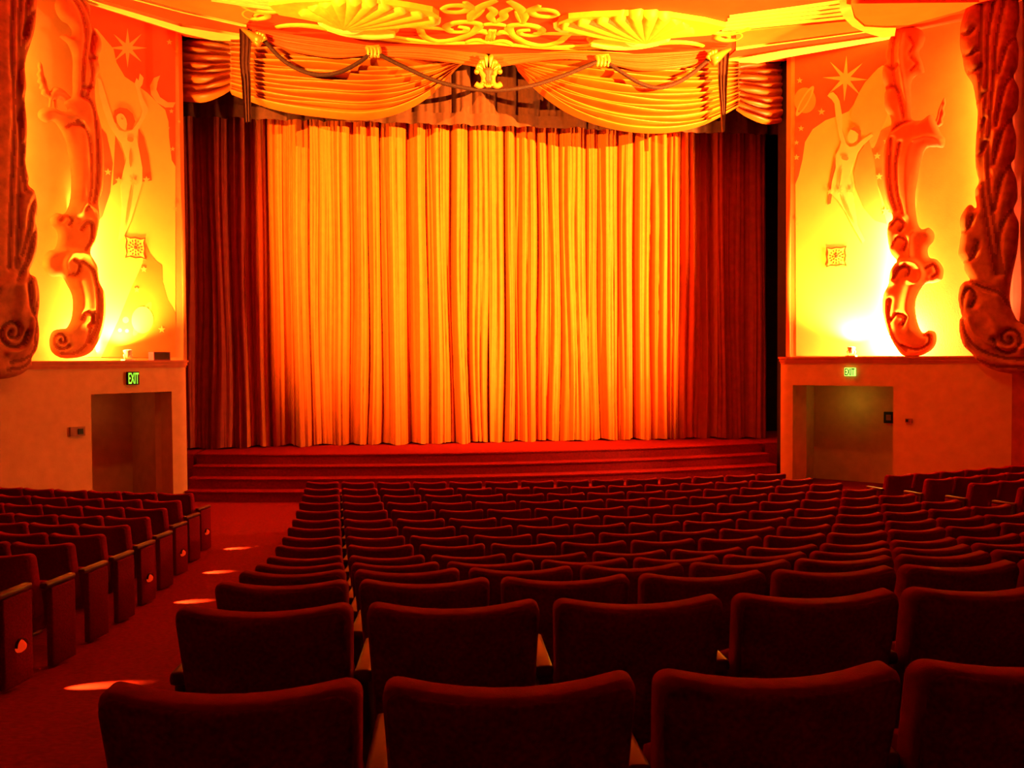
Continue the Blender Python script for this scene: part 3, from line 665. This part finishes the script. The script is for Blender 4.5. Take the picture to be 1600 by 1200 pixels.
# ------------------------------------------------------------------ murals (flat paint layers on the upper walls)
LAY = {'n': 0}
def paint(W, parent, name, pts, m, layer, smooth=0):
    if smooth: pts = catmull(pts, smooth, True)
    P = [W.px(p[0], p[1], REC) for p in pts]
    P = [p+W.n*(.002*layer) for p in P]
    mb = MB(); mb.plate(P, W.n, .0018); return mb.build(name, m, parent)
def star_pts(cx, cy, R, r, n, rot=0, sx=1):
    return [(cx+sx*(R if k % 2 == 0 else r)*math.sin(rot+PI*k/n), cy-(R if k % 2 == 0 else r)*math.cos(rot+PI*k/n)) for k in range(2*n)]
def disc(cx, cy, rx, ry=None, n=28, tilt=0):
    ry = ry or rx; out = []
    for k in range(n):
        a = 2*PI*k/n; x, y = rx*math.cos(a), ry*math.sin(a); out.append((cx+x*math.cos(tilt)-y*math.sin(tilt), cy+x*math.sin(tilt)+y*math.cos(tilt)))
    return out
def ringband(W, parent, cx, cy, rx, ry, k, tilt, m, layer):
    a = disc(cx, cy, rx, ry, 32, tilt); b = disc(cx, cy, rx*k, ry*(k-.15), 32, tilt)
    mb = MB()
    P = [W.px(*p, REC)+W.n*(.002*layer) for p in a]+[W.px(*p, REC)+W.n*(.002*layer) for p in b]
    mb.add(P, [(i, (i+1) % 32, 32+(i+1) % 32, 32+i) for i in range(32)]); mb.build('planet_ring', m, parent)
# left mural
mu = empty('mural', WL.px(205, 557, REC), 'painted mural of a woman reaching to a star and crescent moon, left wall', 'mural', 'painted star murals')
paint(WL, mu, 'cloud_ground', [(140, -2), (274, 38), (274, 558), (128, 558)], MT['cream'], 1)
paint(WL, mu, 'night_sky', [(140, 0), (274, 38), (274, 260), (268, 250), (264, 215), (263, 190), (258, 172), (245, 160), (230, 145), (210, 130), (195, 120), (182, 98), (177, 76), (165, 62), (152, 46), (140, 40)], MT['sky'], 2)
paint(WL, mu, 'hill', [(228, 380), (234, 396), (244, 408), (253, 414), (254, 440), (262, 468), (274, 488), (274, 558), (158, 558), (185, 500), (205, 450), (222, 412)], MT['hill'], 2)
paint(WL, mu, 'cloak', [(158, 200), (166, 210), (172, 235), (176, 255), (172, 300), (160, 338), (150, 350)], MT['sky'], 2)
paint(WL, mu, 'cloak', [(180, 212), (192, 240), (196, 262), (188, 282), (176, 290)], MT['hair'], 3)
paint(WL, mu, 'cloak', [(216, 200), (224, 214), (232, 245), (237, 282), (222, 284), (216, 240)], MT['hair'], 3)
big = paint(WL, mu, 'guiding_star', star_pts(199, 75, 31, 8, 8), MT['star'], 3)
paint(WL, mu, 'crescent_moon', [(250, 118), (240, 122), (234, 134), (236, 148), (245, 160), (258, 168), (270, 168), (274, 160), (262, 160), (250, 152), (244, 140), (246, 128)], MT['star'], 3)
fig = paint(WL, mu, 'figure', [(152, 122), (157, 124), (162, 140), (168, 160), (176, 184), (182, 198), (186, 204), (190, 204), (194, 206), (205, 204), (210, 198), (218, 186), (222, 174), (216, 152), (213, 140), (210, 130), (213, 122), (216, 126), (218, 115), (221, 118), (224, 122), (222, 132), (218, 138), (222, 152), (230, 168), (231, 174), (224, 188), (216, 202), (213, 214), (218, 240), (222, 262), (222, 285), (214, 312), (204, 345), (192, 372), (184, 376), (188, 350), (190, 320), (188, 290), (192, 268), (197, 248), (190, 225), (182, 214), (170, 196), (160, 168), (154, 146)], MT['figure'], 4)
paint(WL, fig, 'figure_hair', [(177, 182), (179, 173), (187, 168), (198, 170), (207, 178), (211, 190), (206, 202), (198, 203), (197, 186), (190, 178), (183, 180), (181, 194), (178, 190)], MT['hair'], 5)
paint(WL, fig, 'figure_face', [(181, 182), (188, 177), (195, 183), (198, 194), (195, 204), (190, 201), (184, 194)], MT['figure'], 6, 2)
for pts in ([(199, 214), (208, 216), (206, 222), (199, 220)], [(203, 232), (206, 252), (203, 262), (201, 246)], [(206, 282), (202, 320), (194, 356), (199, 318)], [(188, 184), (192, 186), (190, 187)]):
    paint(WL, fig, 'figure_shading', pts, MT['shade'], 7, 2)
for x, y, r in ((264, 66, 5), (275, 81, 3), (267, 174, 4), (262, 200, 3), (269, 233, 4), (168, 269, 6), (185, 282, 6), (208, 284, 7), (228, 281, 6), (272, 326, 5), (224, 421, 5), (213, 453, 5), (252, 515, 6), (279, 190, 3)):
    paint(WL, mu, 'small_star', star_pts(x, y, r, r*.42, 5), MT['star'], 8)
ringband(WL, mu, 222, 498, 30, 7, .75, -1.1, MT['planet'], 5)
paint(WL, mu, 'planet', disc(222, 500, 17, 21), MT['star'], 6)
for x, y, r in ((196, 500, 5), (187, 516, 3), (198, 517, 3)): paint(WL, mu, 'small_moon', disc(x, y, r, r, 14), MT['star'], 4)
# right mural
mu = empty('mural', WR.px(1310, 556, REC), 'painted mural of a woman reaching to a star beside a ringed planet, right wall', 'mural', 'painted star murals')
paint(WR, mu, 'cloud_ground', [(1242, 80), (1410, 50), (1412, 556), (1244, 556)], MT['cream'], 1)
paint(WR, mu, 'night_sky', [(1242, 82), (1398, 54), (1386, 98), (1370, 112), (1352, 128), (1342, 145), (1338, 158), (1326, 174), (1310, 181), (1290, 188), (1270, 202), (1258, 222), (1254, 250), (1248, 275), (1242, 290)], MT['sky'], 2)
paint(WR, mu, 'pale_cloud', [(1340, 150), (1358, 122), (1384, 104), (1388, 170), (1376, 205), (1364, 232), (1354, 214), (1330, 185)], MT['cream2'], 3, 4)
paint(WR, mu, 'red_sky_patch', [(1358, 214), (1376, 205), (1396, 195), (1396, 335), (1386, 330), (1372, 290), (1366, 250)], MT['hill'], 2)
paint(WR, mu, 'cloak', [(1358, 218), (1364, 240), (1371, 290), (1386, 350), (1368, 345), (1350, 325), (1338, 296), (1334, 270), (1342, 240)], MT['shade'], 3)
paint(WR, mu, 'cloak', [(1304, 245), (1298, 275), (1293, 320), (1298, 318), (1306, 270)], MT['hair'], 3)
paint(WR, mu, 'guiding_star', star_pts(1321, 123, 36, 8.5, 8, .05), MT['star'], 3)
fig = paint(WR, mu, 'figure', [(1293, 150), (1296, 146), (1302, 144), (1308, 150), (1312, 158), (1316, 180), (1316, 205), (1322, 224), (1328, 230), (1337, 228), (1348, 218), (1362, 209), (1364, 212), (1350, 226), (1340, 238), (1334, 256), (1328, 275), (1332, 296), (1337, 330), (1340, 352), (1352, 376), (1348, 380), (1334, 356), (1322, 332), (1310, 314), (1298, 302), (1300, 284), (1306, 262), (1306, 242), (1312, 232), (1314, 222), (1310, 204), (1306, 182), (1304, 162), (1300, 156)], MT['figure'], 4)
paint(WR, fig, 'figure_head', disc(1333, 212, 8, 12, 20, .3), MT['figure'], 5)
paint(WR, fig, 'figure_hair', [(1328, 202), (1336, 198), (1345, 204), (1346, 218), (1340, 224), (1342, 210), (1336, 205)], MT['hair'], 6)
for pts in ([(1316, 244), (1326, 246), (1324, 251), (1316, 249)], [(1316, 262), (1314, 282), (1311, 292), (1312, 274)], [(1316, 305), (1326, 325), (1336, 350), (1322, 326)]): paint(WR, fig, 'figure_shading', pts, MT['shade'], 7, 2)
ringband(WR, mu, 1258, 158, 27, 6, .75, -1.05, MT['star'], 6)
paint(WR, mu, 'planet', disc(1258, 157, 17, 20), MT['planet'], 5)
for x, y, r in ((1250, 126, 5), (1284, 175, 6), (1252, 201, 5), (1245, 223, 4), (1245, 246, 5), (1385, 221, 5), (1371, 244, 6), (1374, 276, 6), (1384, 330, 7), (1246, 350, 4), (1297, 300, 5), (1312, 298, 6), (1330, 298, 6)):
    paint(WR, mu, 'small_star', star_pts(x, y, r, r*.42, 5), MT['star'], 8)

# ------------------------------------------------------------------ wall fittings
def grille(W, x, y, lab):
    p = W.px(x, y, REC); e = empty('wall_grille', p-ZX*.24, lab, 'grille', 'round pierced grilles in the murals')
    r = .2; X, Z, Nn = W.e, ZX, W.n; p = p+Nn*.007
    def pol(a, rr): return p+X*(rr*math.cos(a))+Z*(rr*math.sin(a))
    mb = MB(); mb.plate([pol(2*PI*k/24, r*.9) for k in range(24)], Nn, .004); mb.build('backing', MT['pale'], e)
    mb = MB()
    pts = []
    for k in range(4):
        a = PI/4+k*PI/2; pts.append(pol(a, r*1.5)); 
        for d in (.2, .45, .785, 1.12, 1.37): pts.append(pol(a+d, r*(1.08 if d in (.2, 1.37) else 1.0)))
    inner = [pol(2*PI*k/24+PI/4, r*.84) for k in range(24)]
    k2 = [pts[i] for i in range(24)]
    V = [q+Nn*.0 for q in k2]+[q for q in inner]+[q+Nn*.006 for q in k2]+[q+Nn*.006 for q in inner]
    Fc = [(48+i, 48+(i+1) % 24, 72+(i+1) % 24, 72+i) for i in range(24)]+[(i, (i+1) % 24, 48+(i+1) % 24, 48+i) for i in range(24)]
    mb.add(V, Fc); mb.build('frame', MT['pale'], e)
    mb = MB(); A_ = [q+Nn*.008 for q in k2]; B_ = [p+(q-p)*.86+Nn*.008 for q in k2]
    mb.add(A_+B_+[q-Nn*.008 for q in A_], [(i, (i+1) % 24, 24+(i+1) % 24, 24+i) for i in range(24)]+[(i, (i+1) % 24, 48+(i+1) % 24, 48+i) for i in range(24)]); mb.build('outline', MT['grille'], e)
    for rr, n in ((.36, 8), (.64, 14)):
        for k in range(n):
            a = 2*PI*(k+.5*(rr > .5))/n; mb = MB(); c = pol(a, r*rr)+Nn*.0045
            ra = X*math.cos(a)+Z*math.sin(a); ta = -X*math.sin(a)+Z*math.cos(a)
            mb.plate([c+ra*.026, c+ta*.015, c-ra*.026, c-ta*.015], Nn, .003); mb.build('piercing', MT['grille'], e)
    mb = MB(); mb.lathe(p+Nn*.004, Nn, [(0, .035), (.006, .035), (.012, .02)], 14); mb.build('hub', MT['redpaint'], e)
grille(WL, 211, 387, 'round pierced grille with pointed corners in the left mural')
grille(WR, 1307, 401, 'round pierced grille with pointed corners in the right mural')
def exit_sign(W, x, y, lab, bright):
    p = W.px(x, y, 0); e = empty('exit_sign', p-ZX*.11, lab, 'exit sign', 'green exit signs over the passages')
    sx = .22 if not bright else .21; sz = .235 if not bright else .165
    mb = MB(); mb.box(p+W.n*.03, W.e, W.n, ZX, sx, .06, sz); mb.build('housing', MT['signbright'] if bright else MT['signbox'], e)
    cu = bpy.data.curves.new('exit_text', 'FONT'); cu.body = 'EXIT'; cu.size = 1; cu.extrude = .02; cu.align_x = 'CENTER'; cu.align_y = 'CENTER'; cu.offset = .012
    to = bpy.data.objects.new('t', cu); C.objects.link(to); bpy.context.view_layer.update()
    me = bpy.data.meshes.new_from_object(to); A = np.array([v.co[:] for v in me.vertices]); fs = [list(q.vertices) for q in me.polygons]
    bpy.data.objects.remove(to); bpy.data.curves.remove(cu); bpy.data.meshes.remove(me)
    A[:, :2] -= (A[:, :2].max(0)+A[:, :2].min(0))/2
    rx = ZX.cross(W.n)*-1
    rx = W.n.cross(ZX)*-1 if (W.n.cross(ZX)*-1).dot(right) > 0 else W.n.cross(ZX)
    kx = sx*.9/(A[:, 0].max()-A[:, 0].min()); kz = sz*.84/(A[:, 1].max()-A[:, 1].min())
    V = [p+W.n*(.062+a[2]*.1)+rx*(a[0]*kx)+ZX*(a[1]*kz) for a in A]
    new_obj('lettering', V, fs, MT['signgreen'] if not bright else MT['signbox'], e)
exit_sign(WL, 206, 591, 'dark exit sign with green letters over the left passage', False)
exit_sign(WR, 1329, 581, 'bright green glowing exit sign over the right passage', True)
def flood(W, x, y, lab, power, tgt, off=REC+.2):
    p = W.px(x, y, off); p.z = LEDGE
    e = empty('floodlight', p, lab, 'floodlight', 'ledge floodlights under the murals')
    mb = MB(); mb.box(p+ZX*.012, W.e, W.n, ZX, .2, .14, .024); mb.build('base_plate', MT['lampwhite'], e)
    mb = MB(); mb.tube([p+ZX*.02-W.e*.06, p+ZX*.1-W.e*.08, p+ZX*.15-W.e*.05], .012, 8); mb.tube([p+ZX*.02+W.e*.06, p+ZX*.1+W.e*.08, p+ZX*.15+W.e*.05], .012, 8); mb.build('yoke', MT['lampwhite'], e, True)
    ax = (Vector(tgt)-(p+ZX*.14)).normalized()
    mb = MB(); mb.lathe(p+ZX*.13-ax*.08, ax, [(0, .03), (.01, .05), (.08, .065), (.12, .08), (.14, .08)], 16); mb.build('head', MT['lampwhite'], e, True)
    mb = MB(); mb.lathe(p+ZX*.13-ax*.08, ax, [(.141, .07), (.145, .06)], 16); mb.build('lens', MT['lens'], e)
    spot('flood_beam', p+ZX*.13+ax*.1, tgt, power, 150, .8, .05, AMBER, e)
    return e
flood(WL, 200, 556, 'white floodlight on the ledge above the left passage', 2600, WL.P(1.1, 8.5, REC-.1), -.02)
flood(WR, 1330, 552, 'small floodlight on the ledge above the right passage', 4200, WR.P(1.5, 8.5, REC-.1), -.02)
# lamps concealed behind the carvings, grazing the murals and the plain panels
for W, x, y, off, pw in ((WL, 132, 530, REC+.1, 380), (WR, 1398, 530, REC+.1, 2000)):
    point('concealed_lamp', W.px(x, y, off), pw, .05, (1, .52, .13) if W is WR else (1, .44, .07))
for W, x, pw in ((WL, 8, 95), (WR, 1560, 140)):
    d = bpy.data.lights.new('cove_strip', 'AREA'); d.shape = 'RECTANGLE'; d.size = .06; d.size_y = 5.6; d.energy = pw; d.color = AMBER
    o = bpy.data.objects.new('cove_strip', d); C.objects.link(o); p = W.px(x, 330, -.02); p.z = LEDGE+3.1
    zz = (W.e*.75+W.n*.66).normalized(); yy = ZX; xx = yy.cross(zz).normalized()
    o.matrix_world = Matrix(((xx.x, yy.x, zz.x, p.x), (xx.y, yy.y, zz.y, p.y), (xx.z, yy.z, zz.z, p.z), (0, 0, 0, 1)))
for W, x, pw in ((WL, 136, 300), (WR, 1402, 780)):       # strips behind the scrollwork, washing the murals
    d = bpy.data.lights.new('cove_strip', 'AREA'); d.shape = 'RECTANGLE'; d.size = .05; d.size_y = 2.6; d.energy = pw; d.color = (1, .5, .11) if W is WR else (1, .42, .06)
    o = bpy.data.objects.new('cove_strip', d); C.objects.link(o); p = W.px(x, 440, REC+.12); p.z = LEDGE+1.45
    zz = (W.e*.8+W.n*.3+ZX*-.15).normalized(); xx = ZX.cross(zz).normalized(); yy = zz.cross(xx)
    o.matrix_world = Matrix(((xx.x, yy.x, zz.x, p.x), (xx.y, yy.y, zz.y, p.y), (xx.z, yy.z, zz.z, p.z), (0, 0, 0, 1)))
point('passage_fill', WR.P(1.1, 1.75, -1.0), 2.4, 0, (.8, 1, .1))  # added unseen green fill, spreading exit sign glow inside the right passage
point('passage_fill', WL.P(1.0, 1.75, -1.0), .9, 0, (1, .5, .1))  # added unseen amber fill to brighten the left passage
# wall spotlights with shutter blades that trim the beam to the middle of the curtain
for (a, b, pw, sz), side in zip(BOOTH, ('right', 'left')):
    e = empty('profile_spotlight', a-ZX*.3, 'black profile spotlight with shutter blades high on the %s side wall' % side, 'spotlight')
    ax = (b-a).normalized()
    mb = MB(); mb.lathe(a-ax*.5, ax, [(0, .06), (.02, .12), (.4, .13), (.42, .1)], 14); mb.build('body', MT['signbox'], e, True)
    for (px_, sg) in ((424, -1), (1060, 1)):
        d = (S(uat(px_, 400, VC), VC, 4.5)-a).normalized(); d.z = ax.z; d.normalize()
        lat = d.cross(ZX).normalized()*sg
        mb = MB(); mb.box(a+d*.35+lat*.15, lat, d, ZX, .3, .004, .5); mb.build('shutter_blade', MT['signbox'], e)
# speaker box on the left ledge
p = WL.px(249, 553, REC+.2); p.z = LEDGE
e = empty('ledge_box', p, 'small maroon box on the ledge beside the left floodlight', 'box')
mb = MB(); mb.box(p+ZX*.08, WL.e, WL.n, ZX, .34, .18, .16); mb.build('casing', MT['box'], e)
mb = MB(); mb.box(p+ZX*.08+WL.n*.092, WL.e, WL.n, ZX, .3, .006, .12); mb.build('front_cloth', MT['hole'], e)
# small wall fittings
def fitting(W, x, y, sx, sz, name, lab, cat):
    p = W.px(x, y, 0); e = empty(name, p-ZX*sz/2, lab, cat)
    mb = MB(); mb.box(p+W.n*.02, W.e, W.n, ZX, sx, .04, sz); mb.build('cover', MT['plate'], e)
    mb = MB(); mb.box(p+W.n*.045-W.e*sx*.18, W.e, W.n, ZX, sx*.35, .02, sz*.6); mb.build('button', MT['signbox'], e)
fitting(WL, 120, 674, .26, .16, 'alarm_box', 'small dull wall box left of the left passage', 'wall box')
fitting(WR, 1420, 657, .12, .08, 'wall_switch', 'tiny wall switch right of the right passage', 'switch')
pp = WR.P(1.75, 1.3, -1.49)
e = empty('wall_panel', pp, 'small dark panel on the back wall of the right passage', 'wall box')
mb = MB(); mb.box(pp+ZX*.12+WR.n*.02, WR.e, WR.n, ZX, .2, .05, .24); mb.build('cover', MT['signbox'], e)
mb = MB(); mb.box(pp+ZX*.12+WR.n*.05, WR.e, WR.n, ZX, .1, .02, .12); mb.build('dial', MT['plate'], e)

# ------------------------------------------------------------------ theatre seats
def loop_pts(w, z0, z1, r, n=6, flare=0.0):
    """rounded rectangle loop in x,z (counter clockwise), r = top corner radius, small radius at the bottom"""
    pts = []
    for (cx, cz, a0, rr) in ((w/2-r, z1-r, 0, r), (-w/2+r, z1-r, PI/2, r), (-w/2+.03, z0+.03, PI, .03), (w/2-.03, z0+.03, 1.5*PI, .03)):
        for k in range(n+1):
            a = a0+PI/2*k/n; pts.append((cx+rr*math.cos(a), cz+rr*math.sin(a)))
    out = []
    for i in range(len(pts)):            # refine long edges
        a, b = np.array(pts[i]), np.array(pts[(i+1) % len(pts)])
        L = np.linalg.norm(b-a); m = max(1, int(L/.06))
        for k in range(m): out.append(a+(b-a)*k/m)
    return [tuple(p) for p in out]
REC_T = math.radians(13)
def deform(x, y, z, zb=.40, bow=.055, cup=.02):
    """bow the back in plan and in its top edge, then recline"""
    s = x/.255
    y2 = y-bow*(1-s*s)
    z2 = z-cup*(1-s*s)*max(0, (z-zb)/.4)
    x2 = x*(.93+.07*(z-zb)/.4)
    dz = z2-zb
    return (x2, y2-dz*math.tan(REC_T)+.055, zb+dz)
def layered(name, layers, mt):
    """layers: list of (scale about centre, y) over one loop -> closed pillow"""
    L = loop_pts(.508, .36, CH+.02, .042); n = len(L); V = []; Fc = []
    cz = (.36+CH)/2
    for (inset, y) in layers:
        for (x, z) in L:
            V.append(deform(x*(1-inset/.25), y, cz+(z-cz)*(1-inset/.22)))
    m = len(layers)
    for j in range(m-1):
        for i in range(n): Fc.append((j*n+i, j*n+(i+1) % n, (j+1)*n+(i+1) % n, (j+1)*n+i))
    for j, flip in ((0, True), (m-1, False)):
        V.append(deform(0, layers[j][1], cz)); c = len(V)-1
        for i in range(n):
            f = (j*n+i, j*n+(i+1) % n, c); Fc.append(f[::-1] if flip else f)
    me = bpy.data.meshes.new(name); me.from_pydata(V, [], [f[::-1] for f in Fc]); me.materials.append(mt)
    me.polygons.foreach_set('use_smooth', [True]*len(me.polygons)); me.update(); return me
def rbox(name, c, sx, sy, sz, b, mt, rotx=0):
    bm = bmesh.new(); bmesh.ops.create_cube(bm, size=1)
    for v in bm.verts: v.co = Vector((v.co.x*sx, v.co.y*sy, v.co.z*sz))
    bmesh.ops.bevel(bm, geom=list(bm.edges), offset=b, segments=2, affect='EDGES', profile=.6)
    bmesh.ops.rotate(bm, verts=bm.verts, cent=(0, 0, 0), matrix=Matrix.Rotation(rotx, 3, 'X'))
    bmesh.ops.translate(bm, verts=bm.verts, vec=c)
    me = bpy.data.meshes.new(name); bm.to_mesh(me); bm.free(); me.materials.append(mt)
    me.polygons.foreach_set('use_smooth', [True]*len(me.polygons)); return me
# back pad (rear face at y=-, sitter side at y=+); the rear panel is a separate cloth shell
ME = dict(
    backrest=layered('backrest', [(.16, -.052), (.08, -.054), (.012, -.052), (.003, -.044), (0, -.032), (0, .02), (.008, .038), (.025, .05), (.08, .058), (.16, .06)], MT['seat']),
    back_panel=layered('back_panel', [(.19, -.064), (.10, -.065), (.02, -.064), (.010, -.060), (.008, -.046), (.16, -.046)], MT['shell']),
    seat=rbox('seat', (0, .12, .42), .46, .11, .34, .035, MT['seat'], math.radians(-14)),
    seat_pan=rbox('seat_pan', (0, .185, .41), .42, .03, .28, .012, MT['shell'], math.radians(-12)),
    armrest=rbox('armrest', (0, .17, .585), .055, .34, .04, .015, MT['wood']),
    standard=rbox('standard', (0, .12, .28), .03, .2, .57, .01, MT['metal']),
    foot=rbox('foot', (0, .12, .015), .07, .3, .03, .01, MT['metal']),
    end_panel=rbox('end_panel', (0, .2, .28), .05, .27, .56, .012, MT['shell']),
)
def ordw(n):
    W = ['', 'first', 'second', 'third', 'fourth', 'fifth', 'sixth', 'seventh', 'eighth', 'ninth', 'tenth', 'eleventh', 'twelfth', 'thirteenth', 'fourteenth', 'fifteenth', 'sixteenth']
    return W[n]
proto = None
PARTS = ('backrest', 'back_panel', 'seat', 'seat_pan', 'armrest', 'standard', 'foot')
def make_proto():
    t = bpy.data.objects.new('theatre_seat', None); C.objects.link(t); t.empty_display_size = .2
    for k in PARTS:
        o = bpy.data.objects.new(k, ME[k]); C.objects.link(o); o.parent = t
        if k in ('armrest', 'standard', 'foot'): o.location.x = -.275
    return t
def copy_tree(r):
    c = r.copy(); C.objects.link(c)
    for ch in r.children:
        d = ch.copy(); C.objects.link(d); d.parent = c
    return c
def add_part(t, k, x):
    o = bpy.data.objects.new(k, ME[k]); C.objects.link(o); o.parent = t; o.location.x = x; return o
first = [True]; proto = make_proto()
def place(x, y, rz, label, group):
    t = proto if first[0] else copy_tree(proto)
    first[0] = False
    t.location = (x, y, float(floor_z(d_eff(x, y)))); t.rotation_euler = (0, 0, rz)
    t['label'] = label; t['category'] = 'seat'; t['group'] = group
    return t
PIT = .55
def row_walk(d, x0, n, sgn):
    """seat centres along the arc of row d starting at edge x0, going sgn"""
    out = []; x = x0; first_ = True
    for k in range(n):
        st_ = PIT/2 if first_ else PIT; first_ = False
        for q in range(6):
            sl = (x+1.2)/19; x += sgn*st_/6/math.sqrt(1+sl*sl)
        y = d+(x+1.2)**2/38; out.append((x, y, math.atan((x+1.2)/19)))
    return out
def visible(x, y, d):
    z = floor_z(d); ok = False
    for dx in (-.3, .3):
        for dz in (.35, CH):
            q = project((x+dx, y, z+dz))
            if q and -15 < q[0] < 1615 and q[1] < 1215: ok = True
    return ok
DR = [1.8+.85*i for i in range(15)]
seats_n = 0; fixes = []
ends = []
for i, d in enumerate(DR):
    Y = d+.05
    xl = -.198*Y-.469
    wid = (-.15*(Y+.5)+6.72)-xl
    n = int(round(wid/PIT))
    lst = row_walk(d, xl, n, 1)
    for j, (x, y, a) in enumerate(lst):
        if not visible(x, y, d): continue
        lab = 'red velvet theatre seat, %s from the left aisle, in the %s row, middle block' % (ordw(j+1), 'nearest' if i == 0 else ordw(i+1)+' nearest')
        t = place(x, y, a, lab, 'seats of the middle block'); seats_n += 1
        if j == n-1:
            for k in ('armrest', 'standard', 'foot'): fixes.append((t, k, .275))
        if j == 0: fixes.append((t, 'end_panel', -.285))
DL = DR[3:13]; seen = 0
for i, d in enumerate(DL):
    Y = d+.25
    xr = -.182*Y-2.12
    lst = row_walk(d, xr, 14, -1)
    seen += any(visible(x, y, d) for x, y, a in lst)
    for j, (x, y, a) in enumerate(lst):
        if not visible(x, y, d): continue
        lab = 'red velvet theatre seat, %s from the aisle, in the %s row, left block' % (ordw(j+1), ("nearest visible" if seen == 1 else ordw(seen)+" nearest visible"))
        t = place(x, y, a, lab, 'seats of the left block'); seats_n += 1
        if j == 0:
            fixes.append((t, 'armrest', .285)); fixes.append((t, 'end_panel', .285))
            if i+3 in (12, 10, 8, 4): ends.append(t)
seen = 0
for i in (9, 10, 11, 12, 13):
    d = DR[i]-.2
    x = 5.78+.32*(12.65-d)
    lst = row_walk(d, x, 9, 1)
    seen += any(visible(x, y, d) for x, y, a in lst)
    for j, (x, y, a) in enumerate(lst):
        if not visible(x, y, d): continue
        lab = 'red velvet theatre seat, %s from the aisle, in the %s row, right block' % (ordw(j+1), ("nearest visible" if seen == 1 else ordw(seen)+" nearest visible"))
        t = place(x, y, a, lab, 'seats of the right block'); seats_n += 1
        if j == 0: fixes.append((t, 'end_panel', -.285))
for t, k, x in fixes: add_part(t, k, x)
# aisle lights: hooded lamps on the end panels of every other row of the left block
bpy.context.view_layer.update()
for k, t in enumerate(ends):
    p = t.matrix_world @ Vector((.314, .2, .24)); ax = (t.matrix_world.to_3x3() @ Vector((1, 0, 0))).normalized()
    ordr = ('nearest', 'second nearest', 'third nearest', 'farthest')[k]
    e = empty('aisle_light', p-ZX*.04, 'small glowing aisle light on a seat end panel, %s of the four' % ordr, 'aisle light', 'aisle lights on the left block')
    fy = Vector((-ax.y, ax.x, 0))
    mb = MB(); mb.lathe(p-ax*.005, ax, [(0, .042), (.02, .036), (.036, .024), (.044, .008)], 12); mb.build('lens', MT['aislelens'], e, True)
    mb = MB(); V = []; n = 10
    for s_ in (.0, .022):
        for q in range(n+1):
            a = PI*q/n; V.append(p+ax*s_+fy*(.05*math.cos(a))+ZX*(.05*math.sin(a)))
    mb.add(V, [(q, q+1, n+2+q, n+1+q) for q in range(n)]); mb.build('hood', MT['metal'], e)
    spot('aisle_beam', p+ax*.06-ZX*.01, p+ax*.30+fy*.14-ZX*.24, 420, 34, 1, 0, (1, .40, .04), e)
print('SEATS', seats_n)
strip_base()
